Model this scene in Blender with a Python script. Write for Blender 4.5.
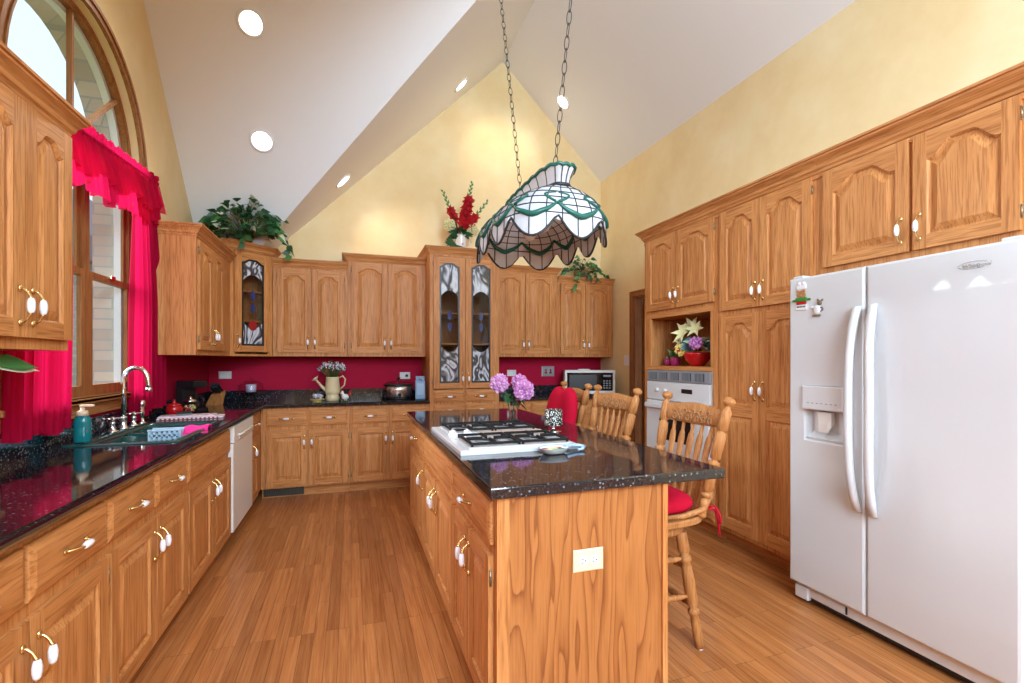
import bpy, bmesh, math, random
from math import sin, cos, pi, sqrt, radians, atan2
from mathutils import Vector, Matrix, Euler
random.seed(11)
S = bpy.context.scene
COL = S.collection
for o in list(bpy.data.objects):
    bpy.data.objects.remove(o)

# ------------------------------------------------------------------ camera
FPX, HCAM, YAW = 483.6, 1.335, math.atan(161/483.6)
cam_d = bpy.data.cameras.new('camera')
cam = bpy.data.objects.new('camera', cam_d)
COL.objects.link(cam)
cam.location = (0, 0, HCAM)
cam.rotation_euler = (pi/2, 0, -YAW)
cam_d.sensor_width = 36
cam_d.lens = 36*FPX/1024
cam_d.shift_y = 18.5/1024
cam_d.clip_start = .02
S.camera = cam

# ------------------------------------------------------------------ light
S.view_settings.view_transform = 'Standard'
S.view_settings.look = 'None'
S.view_settings.gamma = 1
S.view_settings.exposure = 0.6
S.view_settings.use_curve_mapping = False
S.cycles.max_bounces = 10
S.cycles.diffuse_bounces = 5
S.cycles.transparent_max_bounces = 12
S.cycles.caustics_reflective = False
S.cycles.caustics_refractive = False
S.cycles.sample_clamp_indirect = 4
W = bpy.data.worlds.new('sky')
S.world = W
W.use_nodes = True
wn = W.node_tree.nodes
wn['Background'].inputs[0].default_value = (.66, .83, 1, 1)
wn['Background'].inputs[1].default_value = 1.0

def area(name, loc, target, sx, sy, e, col=(1, 1, 1), spread=180):
    d = bpy.data.lights.new(name, 'AREA')
    d.shape = 'RECTANGLE'; d.size = sx; d.size_y = sy; d.energy = e; d.color = col
    d.spread = radians(spread)
    o = bpy.data.objects.new(name, d); COL.objects.link(o)
    o.location = loc
    o.rotation_euler = (Vector(target)-Vector(loc)).to_track_quat('-Z', 'Y').to_euler()
    return o
# two added fill lamps behind the photographer, then daylight of the tall arched window
area('front_fill', (.5, -2.7, 2.52), (.7, 3, 1.3), 3.0, 1.5, 150, (.68, .85, 1))  # added front fill, stands for no known window
area('ceiling_fill', (.6, -2.3, 3.6), (1.0, 4.5, 3.0), 2.6, 1.2, 225, (.56, .79, 1))  # added fill that brightens the vaulted ceiling
area('window_daylight', (-4.8, 4.3, 3.9), (-1.3, 3.3, 2.0), 3.0, 3.0, 620, (.80, .91, 1))

# ------------------------------------------------------------------ materials
def newmat(name):
    m = bpy.data.materials.new(name); m.use_nodes = True
    nt = m.node_tree
    return m, nt, nt.nodes['Principled BSDF']
def plain(name, col, rough=.5, metal=0, trans=0, ior=1.45, coat=0, spec=None, emit=None, estr=0):
    m, nt, b = newmat(name)
    b.inputs['Base Color'].default_value = (*col, 1)
    b.inputs['Roughness'].default_value = rough
    b.inputs['Metallic'].default_value = metal
    b.inputs['Transmission Weight'].default_value = trans
    b.inputs['IOR'].default_value = ior
    b.inputs['Coat Weight'].default_value = coat
    if spec is not None: b.inputs['Specular IOR Level'].default_value = spec
    if emit:
        b.inputs['Emission Color'].default_value = (*emit, 1)
        b.inputs['Emission Strength'].default_value = estr
    return m
class NT:
    def __init__(s, nt): s.nt = nt
    def n(s, t, **kw):
        x = s.nt.nodes.new(t)
        for k, v in kw.items():
            if k in x.inputs: x.inputs[k].default_value = v
            else: setattr(x, k, v)
        return x
    def l(s, a, ao, b, bi): s.nt.links.new(a.outputs[ao], b.inputs[bi])
    def ramp(s, stops, interp='LINEAR'):
        r = s.nt.nodes.new('ShaderNodeValToRGB')
        r.color_ramp.interpolation = interp
        e = r.color_ramp.elements
        while len(e) < len(stops): e.new(.5)
        for k, (p, c) in zip(e, stops): k.position = p; k.color = (*c, 1)
        return r
def coords(t, scale, rand=True, kind='Object'):
    tc = t.n('ShaderNodeTexCoord')
    mp = t.n('ShaderNodeMapping'); mp.inputs['Scale'].default_value = scale
    if rand:
        oi = t.n('ShaderNodeObjectInfo')
        mul = t.n('ShaderNodeMath', operation='MULTIPLY'); mul.inputs[1].default_value = 37.
        t.l(oi, 'Random', mul, 0)
        add = t.n('ShaderNodeVectorMath', operation='ADD')
        t.l(tc, kind, mp, 'Vector'); t.l(mp, 'Vector', add, 0); t.l(mul, 0, add, 1)
        return add
    t.l(tc, kind, mp, 'Vector')
    return mp
def oak(name, grain, tone=1.0, sat=None, rough=.46):
    m, nt, b = newmat(name); t = NT(nt)
    g = [26., 26., 26.]; g['xyz'.index(grain)] = 1.5
    v = coords(t, g)
    n1 = t.n('ShaderNodeTexNoise', Scale=1.0, Detail=5., Roughness=.62, Distortion=.5)
    t.l(v, 0, n1, 'Vector')
    def c(r, gg, bb): return (r*tone, gg*tone, bb*tone)
    r = t.ramp([(.28, c(.42, .155, .044)), (.5, c(.58, .240, .076)), (.72, c(.69, .322, .116))])
    t.l(n1, 'Fac', r, 'Fac')
    f = [150., 150., 150.]; f['xyz'.index(grain)] = 7.
    v2 = coords(t, f)
    n2 = t.n('ShaderNodeTexNoise', Scale=1.0, Detail=2., Roughness=.5)
    t.l(v2, 0, n2, 'Vector')
    r2 = t.ramp([(.36, (.66, .58, .5)), (.5, (1, 1, 1))])
    t.l(n2, 'Fac', r2, 'Fac')
    mx = t.n('ShaderNodeMix', data_type='RGBA', blend_type='MULTIPLY')
    mx.inputs[0].default_value = .8
    t.l(r, 'Color', mx, 6); t.l(r2, 'Color', mx, 7)
    t.l(mx, 2, b, 'Base Color')
    bp = t.n('ShaderNodeBump', Strength=.08, Distance=.002)
    t.l(n2, 'Fac', bp, 'Height'); t.l(bp, 0, b, 'Normal')
    b.inputs['Roughness'].default_value = rough
    b.inputs['Specular IOR Level'].default_value = .22
    return m
M = {}
M['oak_v'] = oak('oak_vertical_grain', 'z')
M['oak_h'] = oak('oak_horizontal_grain', 'x')
M['oak_y'] = oak('oak_depth_grain', 'y')
M['oak_stool'] = oak('stool_oak', 'z', .80)
M['oak_win'] = oak('window_oak', 'z', .62)
M['oak_winy'] = oak('window_oak_flat', 'y', .85)
M['oak_dark'] = oak('door_oak', 'z', .62, rough=.4)

def panel_oak():
    m, nt, b = newmat('flat_sawn_oak_panel'); t = NT(nt)
    v = coords(t, (1.0, 1.0, .13), rand=False)
    n0 = t.n('ShaderNodeTexNoise', Scale=4.2, Detail=3., Roughness=.5, Distortion=.25)
    t.l(v, 0, n0, 'Vector')
    k = t.n('ShaderNodeMath', operation='MULTIPLY'); k.inputs[1].default_value = 15.
    t.l(n0, 'Fac', k, 0)
    fr = t.n('ShaderNodeMath', operation='FRACT'); t.l(k, 0, fr, 0)
    r = t.ramp([(0, (.45, .172, .050)), (.55, (.42, .155, .043)), (.82, (.34, .115, .030)), (.94, (.25, .075, .018)), (1, (.43, .160, .045))])
    t.l(fr, 0, r, 'Fac')
    v2 = coords(t, (170, 170, 6), rand=False)
    n2 = t.n('ShaderNodeTexNoise', Scale=1., Detail=2.); t.l(v2, 0, n2, 'Vector')
    r2 = t.ramp([(.36, (.8, .72, .66)), (.52, (1, 1, 1))]); t.l(n2, 'Fac', r2, 'Fac')
    mx = t.n('ShaderNodeMix', data_type='RGBA', blend_type='MULTIPLY'); mx.inputs[0].default_value = .7
    t.l(r, 'Color', mx, 6); t.l(r2, 'Color', mx, 7)
    t.l(mx, 2, b, 'Base Color')
    b.inputs['Roughness'].default_value = .38
    return m
M['oak_panel'] = panel_oak()

def floor_mat():
    m, nt, b = newmat('oak_strip_floor'); t = NT(nt)
    tc = t.n('ShaderNodeTexCoord')
    mp = t.n('ShaderNodeMapping'); mp.inputs['Rotation'].default_value = (0, 0, pi/2)
    t.l(tc, 'Object', mp, 'Vector')
    br = t.n('ShaderNodeTexBrick', offset=.37, offset_frequency=3, squash=1.)
    br.inputs['Color1'].default_value = (.2, .2, .2, 1); br.inputs['Color2'].default_value = (.9, .9, .9, 1)
    br.inputs['Mortar'].default_value = (0, 0, 0, 1)
    br.inputs['Scale'].default_value = 1.; br.inputs['Mortar Size'].default_value = .0009
    br.inputs['Mortar Smooth'].default_value = .2; br.inputs['Bias'].default_value = 0
    br.inputs['Brick Width'].default_value = .85; br.inputs['Row Height'].default_value = .057
    t.l(mp, 0, br, 'Vector')
    mp2 = t.n('ShaderNodeMapping'); mp2.inputs['Scale'].default_value = (75, 2.6, 1)
    t.l(tc, 'Object', mp2, 'Vector')
    sh = t.n('ShaderNodeVectorMath', operation='MULTIPLY_ADD'); sh.inputs[1].default_value = (9, 9, 9)
    t.l(br, 'Color', sh, 0); t.l(mp2, 0, sh, 2)
    n1 = t.n('ShaderNodeTexNoise', Scale=1., Detail=5., Roughness=.6, Distortion=.6); t.l(sh, 0, n1, 'Vector')
    r = t.ramp([(.25, (.29, .092, .024)), (.5, (.44, .158, .047)), (.75, (.54, .222, .075))])
    t.l(n1, 'Fac', r, 'Fac')
    rb = t.ramp([(0, (.70, .62, .54)), (.5, (1, 1, 1)), (1, (1.24, 1.25, 1.25))]); t.l(br, 'Color', rb, 'Fac')
    mx = t.n('ShaderNodeMix', data_type='RGBA', blend_type='MULTIPLY'); mx.inputs[0].default_value = 1.
    t.l(r, 'Color', mx, 6); t.l(rb, 'Color', mx, 7)
    mo = t.n('ShaderNodeMix', data_type='RGBA', blend_type='MIX'); mo.inputs[7].default_value = (.12, .05, .018, 1)
    t.l(br, 'Fac', mo, 0); t.l(mx, 2, mo, 6)
    t.l(mo, 2, b, 'Base Color')
    b.inputs['Roughness'].default_value = .26
    b.inputs['Specular IOR Level'].default_value = .5
    return m
M['floor'] = floor_mat()

def granite():
    m, nt, b = newmat('black_granite_with_pale_flecks'); t = NT(nt)
    v = coords(t, (1, 1, 1), rand=False)
    vo = t.n('ShaderNodeTexVoronoi', feature='F1', Scale=72., Randomness=1.)
    t.l(v, 0, vo, 'Vector')
    r = t.ramp([(.20, (1, 1, 1)), (.34, (0, 0, 0))]); t.l(vo, 'Distance', r, 'Fac')
    sep = t.n('ShaderNodeSeparateColor'); t.l(vo, 'Color', sep, 'Color')
    r3 = t.ramp([(.50, (0, 0, 0)), (.6, (1, 1, 1))]); t.l(sep, 'Red', r3, 'Fac')
    mu = t.n('ShaderNodeMix', data_type='RGBA', blend_type='MULTIPLY'); mu.inputs[0].default_value = 1
    t.l(r, 'Color', mu, 6); t.l(r3, 'Color', mu, 7)
    n2 = t.n('ShaderNodeTexNoise', Scale=160., Detail=3., Roughness=.7); t.l(v, 0, n2, 'Vector')
    r2 = t.ramp([(.45, (.006, .007, .010)), (.62, (.020, .024, .032)), (.75, (.07, .085, .11))]); t.l(n2, 'Fac', r2, 'Fac')
    rc = t.ramp([(0, (.10, .11, .13)), (.5, (.22, .24, .27)), (1, (.13, .15, .15))]); t.l(sep, 'Green', rc, 'Fac')
    mx = t.n('ShaderNodeMix', data_type='RGBA'); t.l(mu, 2, mx, 0); t.l(r2, 'Color', mx, 6); t.l(rc, 'Color', mx, 7)
    t.l(mx, 2, b, 'Base Color')
    b.inputs['Roughness'].default_value = .06
    b.inputs['IOR'].default_value = 1.6
    b.inputs['Specular IOR Level'].default_value = .6
    return m
M['granite'] = granite()

def wall_mat(name, red_below):
    m, nt, b = newmat(name); t = NT(nt)
    tc = t.n('ShaderNodeTexCoord')
    n1 = t.n('ShaderNodeTexNoise', Scale=2.3, Detail=5., Roughness=.6); t.l(tc, 'Object', n1, 'Vector')
    r = t.ramp([(.3, (.77, .575, .30)), (.5, (.81, .63, .35)), (.7, (.84, .685, .415))]); t.l(n1, 'Fac', r, 'Fac')
    out = (r, 'Color')
    if red_below:
        sp = t.n('ShaderNodeSeparateXYZ'); t.l(tc, 'Object', sp, 0)
        lt = t.n('ShaderNodeMath', operation='LESS_THAN'); lt.inputs[1].default_value = red_below
        t.l(sp, 'Z', lt, 0)
        mx = t.n('ShaderNodeMix', data_type='RGBA'); mx.inputs[7].default_value = (.42, .004, .035, 1)
        t.l(lt, 0, mx, 0); t.l(r, 'Color', mx, 6); out = (mx, 2)
    t.l(out[0], out[1], b, 'Base Color')
    b.inputs['Roughness'].default_value = .75
    b.inputs['Specular IOR Level'].default_value = .2
    return m
M['wall'] = wall_mat('cream_sponged_paint', None)
M['wall_red'] = wall_mat('cream_paint_over_crimson_band', 1.40)
M['ceiling'] = plain('white_ceiling_paint', (.85, .85, .85), .9, spec=.1)

def brick_mat():
    m, nt, b = newmat('grey_tan_brick'); t = NT(nt)
    tc = t.n('ShaderNodeTexCoord')
    sp = t.n('ShaderNodeSeparateXYZ'); t.l(tc, 'Object', sp, 0)
    ad = t.n('ShaderNodeMath', operation='ADD'); t.l(sp, 'X', ad, 0); t.l(sp, 'Y', ad, 1)
    cb = t.n('ShaderNodeCombineXYZ'); t.l(ad, 0, cb, 'X'); t.l(sp, 'Z', cb, 'Y')
    br = t.n('ShaderNodeTexBrick'); br.inputs['Scale'].default_value = 1
    br.inputs['Brick Width'].default_value = .21; br.inputs['Row Height'].default_value = .07
    br.inputs['Mortar Size'].default_value = .005
    br.inputs['Color1'].default_value = (.42, .33, .26, 1); br.inputs['Color2'].default_value = (.55, .45, .36, 1)
    br.inputs['Mortar'].default_value = (.34, .32, .30, 1)
    t.l(cb, 0, br, 'Vector'); t.l(br, 'Color', b, 'Base Color')
    b.inputs['Roughness'].default_value = .9
    return m
M['brick'] = brick_mat()
M['roof'] = plain('dark_roof_shingle', (.22, .19, .18), .9)

M['white'] = plain('white_enamel', (.665, .675, .69), .28, coat=.3)
M['cream_enamel'] = plain('warm_white_enamel', (.80, .76, .70), .35)
M['plastic_grey'] = plain('grey_plastic', (.25, .26, .28), .45)
M['plastic_lt'] = plain('pale_plastic', (.72, .70, .66), .4)
M['almond'] = plain('almond_plastic', (.80, .66, .42), .4)
M['black'] = plain('black_plastic', (.012, .012, .014), .3)
M['black_glass'] = plain('black_glass', (.01, .01, .012), .05)
M['iron'] = plain('black_cast_iron', (.010, .010, .011), .6, spec=.2)
M['chrome'] = plain('chrome', (.85, .85, .87), .08, 1)
M['steel'] = plain('brushed_steel', (.62, .62, .64), .25, 1)
M['brass'] = plain('polished_brass', (.83, .60, .27), .22, 1)
M['porcelain'] = plain('white_porcelain', (.86, .86, .90), .15, coat=.5)
M['hinge'] = plain('antique_brass', (.30, .24, .16), .4, .8)
M['green_sink'] = plain('dark_green_enamel', (.006, .055, .05), .14, coat=.4)
M['lens'] = plain('lit_lamp_lens', (1, 1, 1), .4, emit=(1, .93, .82), estr=6)
M['dark'] = plain('dark_void', (.02, .014, .01), .8)
M['vent'] = plain('bronze_vent', (.05, .045, .035), .45, .5)
M['red_glaze'] = plain('red_glaze', (.50, .008, .012), .15, coat=.4)
M['cream_metal'] = plain('cream_painted_metal', (.68, .56, .33), .35)
M['wood_block'] = oak('knife_block_wood', 'z', .75)
M['leaf'] = plain('dark_green_leaf', (.022, .085, .028), .45)
M['leaf2'] = plain('mid_green_leaf', (.06, .20, .05), .45)
M['leaf_var'] = plain('cream_leaf_edge', (.62, .66, .45), .45)
M['stem'] = plain('green_stem', (.08, .16, .04), .6)
M['basket'] = plain('brown_basket', (.20, .10, .04), .8)
M['blue_grey'] = plain('blue_grey_plastic', (.22, .36, .56), .4)
M['teal_soap'] = plain('teal_liquid_soap', (.01, .20, .22), .12, trans=.25)
M['soap_cap'] = plain('tan_pump_plastic', (.72, .52, .34), .35)

def fabric(name, col, transl=None, transp=0, rough=.9, bump=.2):
    m, nt, b = newmat(name); t = NT(nt)
    b.inputs['Base Color'].default_value = (*col, 1); b.inputs['Roughness'].default_value = rough
    b.inputs['Specular IOR Level'].default_value = .1
    v = coords(t, (300, 300, 300), rand=False)
    n = t.n('ShaderNodeTexNoise', Scale=1., Detail=1.); t.l(v, 0, n, 'Vector')
    bp = t.n('ShaderNodeBump', Strength=bump, Distance=.002); t.l(n, 'Fac', bp, 'Height'); t.l(bp, 0, b, 'Normal')
    out = nt.nodes['Material Output']
    last = b
    if transl:
        tr = t.n('ShaderNodeBsdfTranslucent'); tr.inputs['Color'].default_value = (*transl, 1)
        mx = t.n('ShaderNodeMixShader'); mx.inputs[0].default_value = .55
        t.l(b, 0, mx, 1); t.l(tr, 0, mx, 2); last = mx
    if transp:
        tp = t.n('ShaderNodeBsdfTransparent'); tp.inputs['Color'].default_value = (1, .35, .55, 1)
        mx = t.n('ShaderNodeMixShader'); mx.inputs[0].default_value = transp
        t.l(last, 0, mx, 1); t.l(tp, 0, mx, 2); last = mx
    t.l(last, 0, out, 'Surface')
    return m
M['sheer'] = fabric('sheer_magenta_voile', (.60, .008, .065), (.66, .008, .075), .24)
M['sheer2'] = fabric('gathered_magenta_voile', (.54, .006, .055), (.58, .007, .062), .04)
M['cushion'] = fabric('crimson_cloth', (.50, .006, .030))
M['towel'] = fabric('pale_floral_towel', (.78, .62, .66))
M['pink_cloth'] = fabric('hot_pink_cloth', (.80, .03, .22))
def clear(name, tint=(1, 1, 1), gloss=.8):
    m, nt, b = newmat(name); t = NT(nt)
    tp = t.n('ShaderNodeBsdfTransparent'); tp.inputs['Color'].default_value = (*tint, 1)
    gl = t.n('ShaderNodeBsdfGlossy', Roughness=.02)
    lw = t.n('ShaderNodeLayerWeight', Blend=.5)
    pw = t.n('ShaderNodeMath', operation='POWER'); pw.inputs[1].default_value = 4.; t.l(lw, 'Facing', pw, 0)
    ma = t.n('ShaderNodeMath', operation='MULTIPLY_ADD'); ma.inputs[1].default_value = gloss; ma.inputs[2].default_value = .03*gloss; t.l(pw, 0, ma, 0)
    mx = t.n('ShaderNodeMixShader'); t.l(ma, 0, mx, 0); t.l(tp, 0, mx, 1); t.l(gl, 0, mx, 2)
    t.l(mx, 0, nt.nodes['Material Output'], 'Surface')
    return m
M['glass'] = clear('window_glass', (.97, .99, .99), .25)
M['smoke_glass'] = clear('cabinet_glass', (.84, .82, .80), .35)
M['crystal'] = plain('cut_crystal', (.96, .98, .97), .02, trans=1., ior=1.45)
M['vase_glass'] = clear('vase_glass', (.86, .90, .88))
def swirl():
    m, nt, b = newmat('swirled_art_glass'); t = NT(nt)
    v = coords(t, (4.2, 4.2, 2.2))
    n0 = t.n('ShaderNodeTexNoise', Scale=1.1, Detail=2., Roughness=.4, Distortion=1.6); t.l(v, 0, n0, 'Vector')
    k = t.n('ShaderNodeMath', operation='MULTIPLY'); k.inputs[1].default_value = 6.; t.l(n0, 'Fac', k, 0)
    fr = t.n('ShaderNodeMath', operation='FRACT'); t.l(k, 0, fr, 0)
    r = t.ramp([(0, (.035, .03, .032)), (.28, (.10, .09, .10)), (.40, (.50, .52, .58)), (.62, (.66, .69, .76)), (.8, (.26, .26, .30)), (1, (.05, .045, .05))])
    t.l(fr, 0, r, 'Fac'); t.l(r, 'Color', b, 'Base Color')
    b.inputs['Roughness'].default_value = .12
    return m
M['swirl'] = swirl()
M['lead'] = plain('lead_came', (.10, .10, .11), .35, .8)
M['blackframe'] = plain('black_came_border', (.012, .012, .012), .35)
M['blue_jewel'] = plain('cobalt_glass', (.02, .035, .16), .08)
M['red_jewel'] = plain('ruby_glass', (.30, .02, .02), .08)
def tiffany(name, col, tcol):
    m, nt, b = newmat(name); t = NT(nt)
    v = coords(t, (14, 14, 14), rand=False)
    n = t.n('ShaderNodeTexNoise', Scale=1., Detail=3.); t.l(v, 0, n, 'Vector')
    r = t.ramp([(.3, tuple(c*.82 for c in col)), (.7, col)]); t.l(n, 'Fac', r, 'Fac')
    t.l(r, 'Color', b, 'Base Color'); b.inputs['Roughness'].default_value = .2
    tr = t.n('ShaderNodeBsdfTranslucent'); tr.inputs['Color'].default_value = (*tcol, 1)
    mx = t.n('ShaderNodeMixShader'); mx.inputs[0].default_value = .35
    t.l(b, 0, mx, 1); t.l(tr, 0, mx, 2); t.l(mx, 0, nt.nodes['Material Output'], 'Surface')
    return m
M['opal'] = tiffany('opal_white_glass', (.80, .83, .90), (.85, .75, .66))
M['greenglass'] = tiffany('green_art_glass', (.03, .20, .15), (.03, .2, .12))
M['came'] = plain('dark_lead_line', (.03, .028, .028), .45, .3)
M['pink1'] = plain('pink_petal', (.56, .20, .48), .6)
M['pink2'] = plain('pale_pink_petal', (.68, .38, .60), .6)
M['redpetal'] = plain('red_petal', (.45, .008, .015), .55)
M['cream_petal'] = plain('cream_petal', (.72, .68, .36), .6)
M['lilac'] = plain('lilac_grey_petal', (.42, .38, .50), .6)
M['yellow_petal'] = plain('yellow_petal', (.80, .62, .16), .6)
M['ceramic'] = plain('white_ceramic', (.78, .74, .70), .2, coat=.3)
M['ceramic_pat'] = plain('blue_ceramic', (.35, .50, .68), .2, coat=.3)
def mosaic():
    m, nt, b = newmat('silver_mosaic'); t = NT(nt)
    v = coords(t, (1, 1, 1), rand=False)
    vo = t.n('ShaderNodeTexVoronoi', Scale=120.); t.l(v, 0, vo, 'Vector')
    r = t.ramp([(.25, (.92, .92, .88)), (.38, (.30, .30, .26)), (.5, (.015, .015, .012))]); t.l(vo, 'Distance', r, 'Fac')
    t.l(r, 'Color', b, 'Base Color'); b.inputs['Roughness'].default_value = .25
    return m
M['mosaic'] = mosaic()

# ------------------------------------------------------------------ mesh helpers
class MB:
    def __init__(s): s.v = []; s.f = []; s.m = []; s.sm = []
    def add(s, vs, fs, m=0, sm=False):
        b = len(s.v); s.v += [tuple(v) for v in vs]
        for k, f in enumerate(fs):
            s.f.append([b+i for i in f]); s.m.append(m[k] if isinstance(m, (list, tuple)) else m); s.sm.append(sm)
        return s
    def box(s, x0, x1, y0, y1, z0, z1, m=0, b=0):
        if b <= 0:
            vs = [(x, y, z) for x in (x0, x1) for y in (y0, y1) for z in (z0, z1)]
            s.add(vs, [(0, 1, 3, 2), (4, 6, 7, 5), (0, 4, 5, 1), (2, 3, 7, 6), (0, 2, 6, 4), (1, 5, 7, 3)], m)
        else:
            bm = bmesh.new(); bmesh.ops.create_cube(bm, size=1)
            for v in bm.verts:
                v.co = ((x0+x1)/2+v.co.x*(x1-x0), (y0+y1)/2+v.co.y*(y1-y0), (z0+z1)/2+v.co.z*(z1-z0))
            bmesh.ops.bevel(bm, geom=bm.edges[:], offset=b, segments=2, profile=.5, affect='EDGES')
            s.bm(bm, m)
        return s
    def bm(s, bm, m=0, sm=False):
        bm.verts.index_update()
        s.add([v.co[:] for v in bm.verts], [[v.index for v in f.verts] for f in bm.faces], m, sm); bm.free()
        return s
    def prism(s, poly, vec, m=0, capm=None):
        n = len(poly); p = [Vector(q) for q in poly]; d = Vector(vec)
        vs = p+[q+d for q in p]
        fs = [tuple(range(n)), tuple(range(2*n-1, n-1, -1))]+[(i, (i+1) % n, (i+1) % n+n, i+n) for i in range(n)]
        s.add(vs, fs, m)
        return s
    def loft(s, rings, m=0, sm=True, cap0=True, cap1=True, closed=True):
        n = len(rings[0]); vs = [tuple(q) for r in rings for q in r]; fs = []; ms = []
        for i in range(len(rings)-1):
            for j in range(n if closed else n-1):
                a = i*n+j; b = i*n+(j+1) % n
                fs.append((a, b, b+n, a+n)); ms.append(m[i] if isinstance(m, (list, tuple)) else m)
        b0 = len(s.v); s.add(vs, fs, ms, sm)
        mm = m if not isinstance(m, (list, tuple)) else m[0]
        if cap0: s.f.append([b0+j for j in range(n)]); s.m.append(mm); s.sm.append(False)
        mm = m if not isinstance(m, (list, tuple)) else m[-1]
        if cap1: s.f.append([b0+(len(rings)-1)*n+j for j in range(n)]); s.m.append(mm); s.sm.append(False)
        return s
    def lathe(s, prof, o=(0, 0, 0), axis=(0, 0, 1), seg=14, m=0, cap=True):
        q = Vector((0, 0, 1)).rotation_difference(Vector(axis).normalized())
        rings = []
        for r, z in prof:
            rings.append([Vector(o)+q@Vector((max(r, 1e-4)*cos(2*pi*j/seg), max(r, 1e-4)*sin(2*pi*j/seg), z)) for j in range(seg)])
        return s.loft(rings, m, True, cap, cap)
    def turn(s, a, b, prof, seg=10, m=0):
        a = Vector(a); b = Vector(b); L = (b-a).length
        return s.lathe([(r, t*L) for t, r in prof], a, b-a, seg, m)
    def tube(s, pts, r, seg=8, m=0, cap=True, closed=False):
        pts = [Vector(p) for p in pts]; n = len(pts)
        rs = r if isinstance(r, (list, tuple)) else [r]*n
        rings = []; up = None
        for i, p in enumerate(pts):
            if closed: d = pts[(i+1) % n]-pts[i-1]
            else: d = pts[min(i+1, n-1)]-pts[max(i-1, 0)]
            d.normalize()
            if up is None:
                up = Vector((0, 0, 1)) if abs(d.z) < .9 else Vector((1, 0, 0))
            sd = d.cross(up)
            if sd.length < 1e-5: sd = d.cross(Vector((0.3, .9, .1)))
            sd.normalize(); u2 = sd.cross(d).normalized(); up = u2
            rings.append([p+(sd*cos(2*pi*j/seg)+u2*sin(2*pi*j/seg))*rs[i] for j in range(seg)])
        if closed: rings.append(rings[0]); cap = False
        return s.loft(rings, m, True, cap, cap)
    def ball(s, c, r, m=0, seg=10, rg=6, sc=(1, 1, 1)):
        pr = [(sin(pi*i/rg), -cos(pi*i/rg)) for i in range(rg+1)]
        rings = [[(c[0]+max(a, 1e-3)*r*sc[0]*cos(2*pi*j/seg), c[1]+max(a, 1e-3)*r*sc[1]*sin(2*pi*j/seg), c[2]+b*r*sc[2]) for j in range(seg)] for a, b in pr]
        return s.loft(rings, m, True)
    def build(s, name, mats, parent=None, loc=None, rot=None, recalc=True):
        me = bpy.data.meshes.new(name)
        me.from_pydata(s.v, [], s.f)
        for mm in (mats if isinstance(mats, (list, tuple)) else [mats]): me.materials.append(M[mm] if isinstance(mm, str) else mm)
        me.polygons.foreach_set('material_index', s.m); me.polygons.foreach_set('use_smooth', s.sm)
        if recalc:
            bm = bmesh.new(); bm.from_mesh(me)
            bmesh.ops.remove_doubles(bm, verts=bm.verts[:], dist=1e-5)
            bmesh.ops.recalc_face_normals(bm, faces=bm.faces[:]); bm.to_mesh(me); bm.free()
        me.update()
        return link(name, me, parent, loc, rot)
def link(name, me, parent=None, loc=None, rot=None):
    o = bpy.data.objects.new(name, me); COL.objects.link(o)
    if parent: o.parent = parent
    if loc: o.location = loc
    if rot: o.rotation_euler = rot
    return o
def tag(o, label, cat, group=None, kind=None):
    o['label'] = label; o['category'] = cat
    if group: o['group'] = group
    if kind: o['kind'] = kind
    return o
def thing(name, label, cat, loc=(0, 0, 0), rz=0, group=None):
    o = bpy.data.objects.new(name, None); COL.objects.link(o)
    o.empty_display_size = .05
    o.location = loc; o.rotation_euler = (0, 0, rz)
    return tag(o, label, cat, group)
def struct(o, label, cat):
    return tag(o, label, cat, kind='structure')
def smoothstep(t):
    t = max(0., min(1., t)); return t*t*(3-2*t)
# ------------------------------------------------------------------ room shell
XL, XR, YB, YN = -1.385, 3.14, 5.71, -3.0
RX, RZ, SA = 1.785, 5.02, .98           # long ridge over the island
LE = 2.0                                 # eave height on the window side
YG = 3.008                               # cross gable over the arched window
ZA = lambda x: RZ-SA*abs(x-RX)
SB = (RZ-LE)/(YB-YG)
ZB = lambda y: RZ-SB*abs(y-YG)

mb = MB().box(XL-.3, 4.6, YN, YB+.12, -.06, 0)
struct(mb.build('floor', 'floor'), 'oak strip floor running the length of the kitchen', 'floor')

T = .10
mb = MB()
def slab(poly, th=.08):
    p = [Vector(q) for q in poly]; n = (p[1]-p[0]).cross(p[2]-p[0]).normalized()
    if n.z < 0: n = -n
    mb.prism(p, n*th)
y2 = 2*YG-YB
slab([(RX, YN, RZ), (RX, YB+.1, RZ), (XR+.1, YB+.1, ZA(XR+.1)), (XR+.1, YN, ZA(XR+.1))])
XV = RX-(RZ-LE)/SA                       # where the valley reaches the eave height
slab([(RX, YG, RZ), (RX, YB+.1, RZ), (XV, YB+.1, LE), (XV, YB, LE)])
slab([(RX, YG, RZ), (XV, YB, LE), (XL-.1, YB, LE), (XL-.1, YG, RZ)])
slab([(RX, YG, RZ), (XV, y2, LE), (XL-.1, y2, LE), (XL-.1, YG, RZ)])
slab([(RX, YG, RZ), (RX, YN, RZ), (XV, YN, LE), (XV, y2, LE)])
slab([(XV, YN, LE), (XV, y2, LE), (XL-.1, y2, LE), (XL-.1, YN, LE)])
struct(mb.build('ceiling', 'ceiling'), 'white vaulted ceiling with crossing gables', 'ceiling')

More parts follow.
